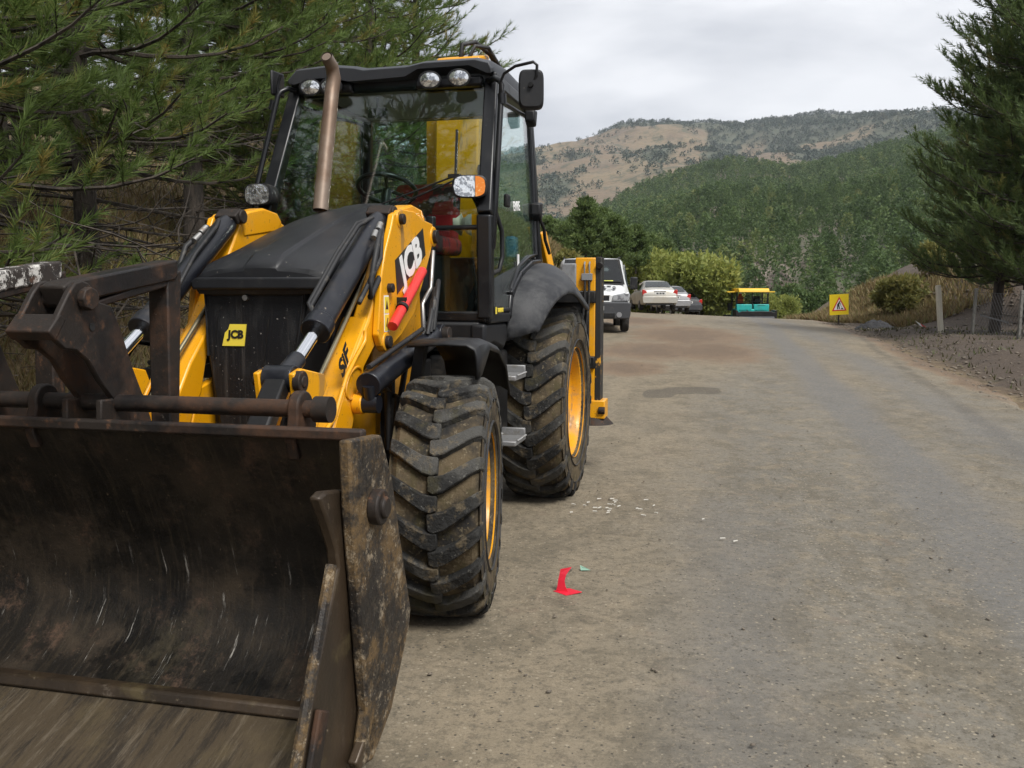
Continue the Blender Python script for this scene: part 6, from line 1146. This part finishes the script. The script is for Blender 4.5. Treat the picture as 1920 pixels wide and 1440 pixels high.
def keep_near(x, y, px, rng):
    g = fbm(x / 55, y / 55, 77, 3); thin = np.clip((y - 150) / 250, 0, 1); rocks = (np.abs(px - 1530) < 45) & (np.abs(y - 235) < 40) | (np.abs(px - 1430) < 40) & (y < 190)
    return (g > -.75 + .35 * (1 - thin) + 0 * x) & (~rocks | (rng.rand(len(x)) < .45))
far_forest('hill_forest', 4300, (960, 1960), (370, 775), near_h, leaf_f, (6.5, 11), (.26, .38), 110, 5, keep_near, 'dense pine forest covering the upper near hill', 1.0)
far_forest('foothill_forest', 1250, (960, 1960), (140, 375), near_h, leaf_f, (5.5, 9.5), (.24, .36), 300, 6, keep_near, 'pine forest on the lower slope behind the paver', .62)
leaf_ff = leaf_mat('mountain_scrub', (.036, .055, .040), (.060, .085, .058), (.12, .12, .07), trans=.1)
def keep_far(x, y, px, rng):
    return rng.rand(len(x)) < .05 + .9 * far_wood(px, (y - 800) / 1300, x, y)
def keep_far_old(x, y, px, rng):
    g = fbm(x / 260, y / 200, 91, 4); band = smooth(1850, 2000, y) * (1 - smooth(2060, 2090, y)) * (px > 1180); return (g + .42 * band > .30) | (rng.rand(len(x)) < .06)
far_forest('mountain_woods', 16000, (930, 1960), (900, 2110), far_h, leaf_ff, (4, 9), (.42, .7), 26, 9, keep_far, 'dark woods and scrub scattered over the far mountain', 2.3)
# rock outcrops on the hillside
rock_m = mat('hillside_rock', (.20, .17, .14), .95, layers=[dict(color=(.15, .12, .10), scale=.35, lo=.42, hi=.62, amt=.85, detail=9), dict(color=(.28, .25, .22), scale=.8, lo=.55, hi=.7, amt=.6)], bump=[(.5, .9, 1.2), (2, .8, .4)])
for k, (px, py, d, w, h) in enumerate([(1528, 482, 235, 7.5, 3.6), (1552, 500, 225, 4.5, 3.0), (1425, 528, 185, 7, 4.0), (1445, 548, 170, 5, 4.2), (1408, 500, 205, 4.5, 2.6)]):
    rng = np.random.RandomState(k + 60); c = at(px, py, d); b = MB(); n = 18; rings = []
    for i in range(10):
        a = math.pi * i / 9; rings.append([Vector((w * math.sin(a) * math.cos(t) * (1 + .35 * (rng.rand() - .5)), w * .5 * math.sin(a) * math.sin(t) * (1 + .35 * (rng.rand() - .5)), -h * math.cos(a) * (1 + .3 * (rng.rand() - .5)))) for t in np.linspace(0, 6.28, n, endpoint=False)])
    b.loft(rings, close=True); o = b.build('rock_outcrop', rock_m, None, 0, loc=c); tag(o, ['pale rock outcrop high on the forested hill', 'smaller pale rock just right of the high outcrop', 'brown rock face low on the hill above the paver', 'rock face right of the one above the paver', 'small pale rock left of the hill outcrops'][k], 'rock')
# dry grass on the left bank and the right slope
def grass(name, n, xy, hgt, m, label, seed):
    rng = np.random.RandomState(seed); x, y = xy(rng, n); z = ground_z(x, y); a = rng.rand(n) * 6.28; h = hgt * rng.uniform(.4, 1.2, n); w = .006 + .004 * rng.rand(n); w = w * np.clip(np.hypot(x, y) / 9, 1, 4); bx, by = np.cos(a) * w, np.sin(a) * w; lx, ly = rng.normal(0, .45, n) * h, rng.normal(0, .45, n) * h
    V = np.stack([np.stack([x - bx, y - by, z - .01], -1), np.stack([x + bx, y + by, z - .01], -1), np.stack([x + lx, y + ly, z + h], -1)], 1).reshape(-1, 3); o = raw_mesh(name, V, np.arange(n * 3).reshape(-1, 3), m, attrs={'tint': ('FACE', rng.rand(n))}); tag(o, label, None, None, 'stuff'); return o
grass_m = leaf_mat('dry_grass_blades', (.12, .085, .042), (.27, .195, .092), (.16, .165, .06), trans=.3)
def xy_left(rng, n):
    y = rng.uniform(3, 30, n); q = -5.2 - np.abs(rng.normal(0, 3.2, n)); return q + .218 * y, y
grass('dry_bank_grass', 70000, xy_left, .24, grass_m, 'dry grass and litter on the left bank', 3)
def xy_kn(rng, n):
    y = rng.uniform(30, 52, n); q = -6.0 - np.abs(rng.normal(0, 2.5, n)); return q + .218 * y, y
grass('knoll_grass', 20000, xy_kn, .35, grass_m, 'dry grass on the knoll beyond the van', 4)
def xy_rs(rng, n):
    y = rng.uniform(36, 52, n); return 15.5 + 4.5 * rng.rand(n) ** 1.4, y
grass('slope_grass', 16000, xy_rs, .35, grass_m, 'dry tan grass on the right slope', 6)
def xy_rv(rng, n):
    y = rng.uniform(12, 34, n); q = right_edge(y) + .3 + np.abs(rng.normal(0, 3.0, n)); return q + .218 * y, y
grass('verge_weeds', 1300, xy_rv, .10, leaf_mat('verge_weed_blades', (.045, .040, .022), (.09, .08, .035), (.07, .09, .03), trans=.2), 'thin weeds on the right verge', 7)

# ------------------------------------------------------------------ air: thin even haze round the whole place
hz_m = bpy.data.materials.new('thin_haze'); hz_m.use_nodes = True; t_ = hz_m.node_tree; t_.nodes.clear(); ho_ = t_.nodes.new('ShaderNodeOutputMaterial'); pv = t_.nodes.new('ShaderNodeVolumePrincipled')
pv.inputs['Color'].default_value = (.80, .86, .95, 1); pv.inputs['Density'].default_value = .00011; pv.inputs['Anisotropy'].default_value = .2; t_.links.new(pv.outputs[0], ho_.inputs['Volume'])
b = MB(); b.box((0, 0, 235), (13000, 13000, 560)); hz_o = b.build('haze', hz_m, None, 0); tag(hz_o, 'thin pale haze in the air over the valley', kind='stuff')
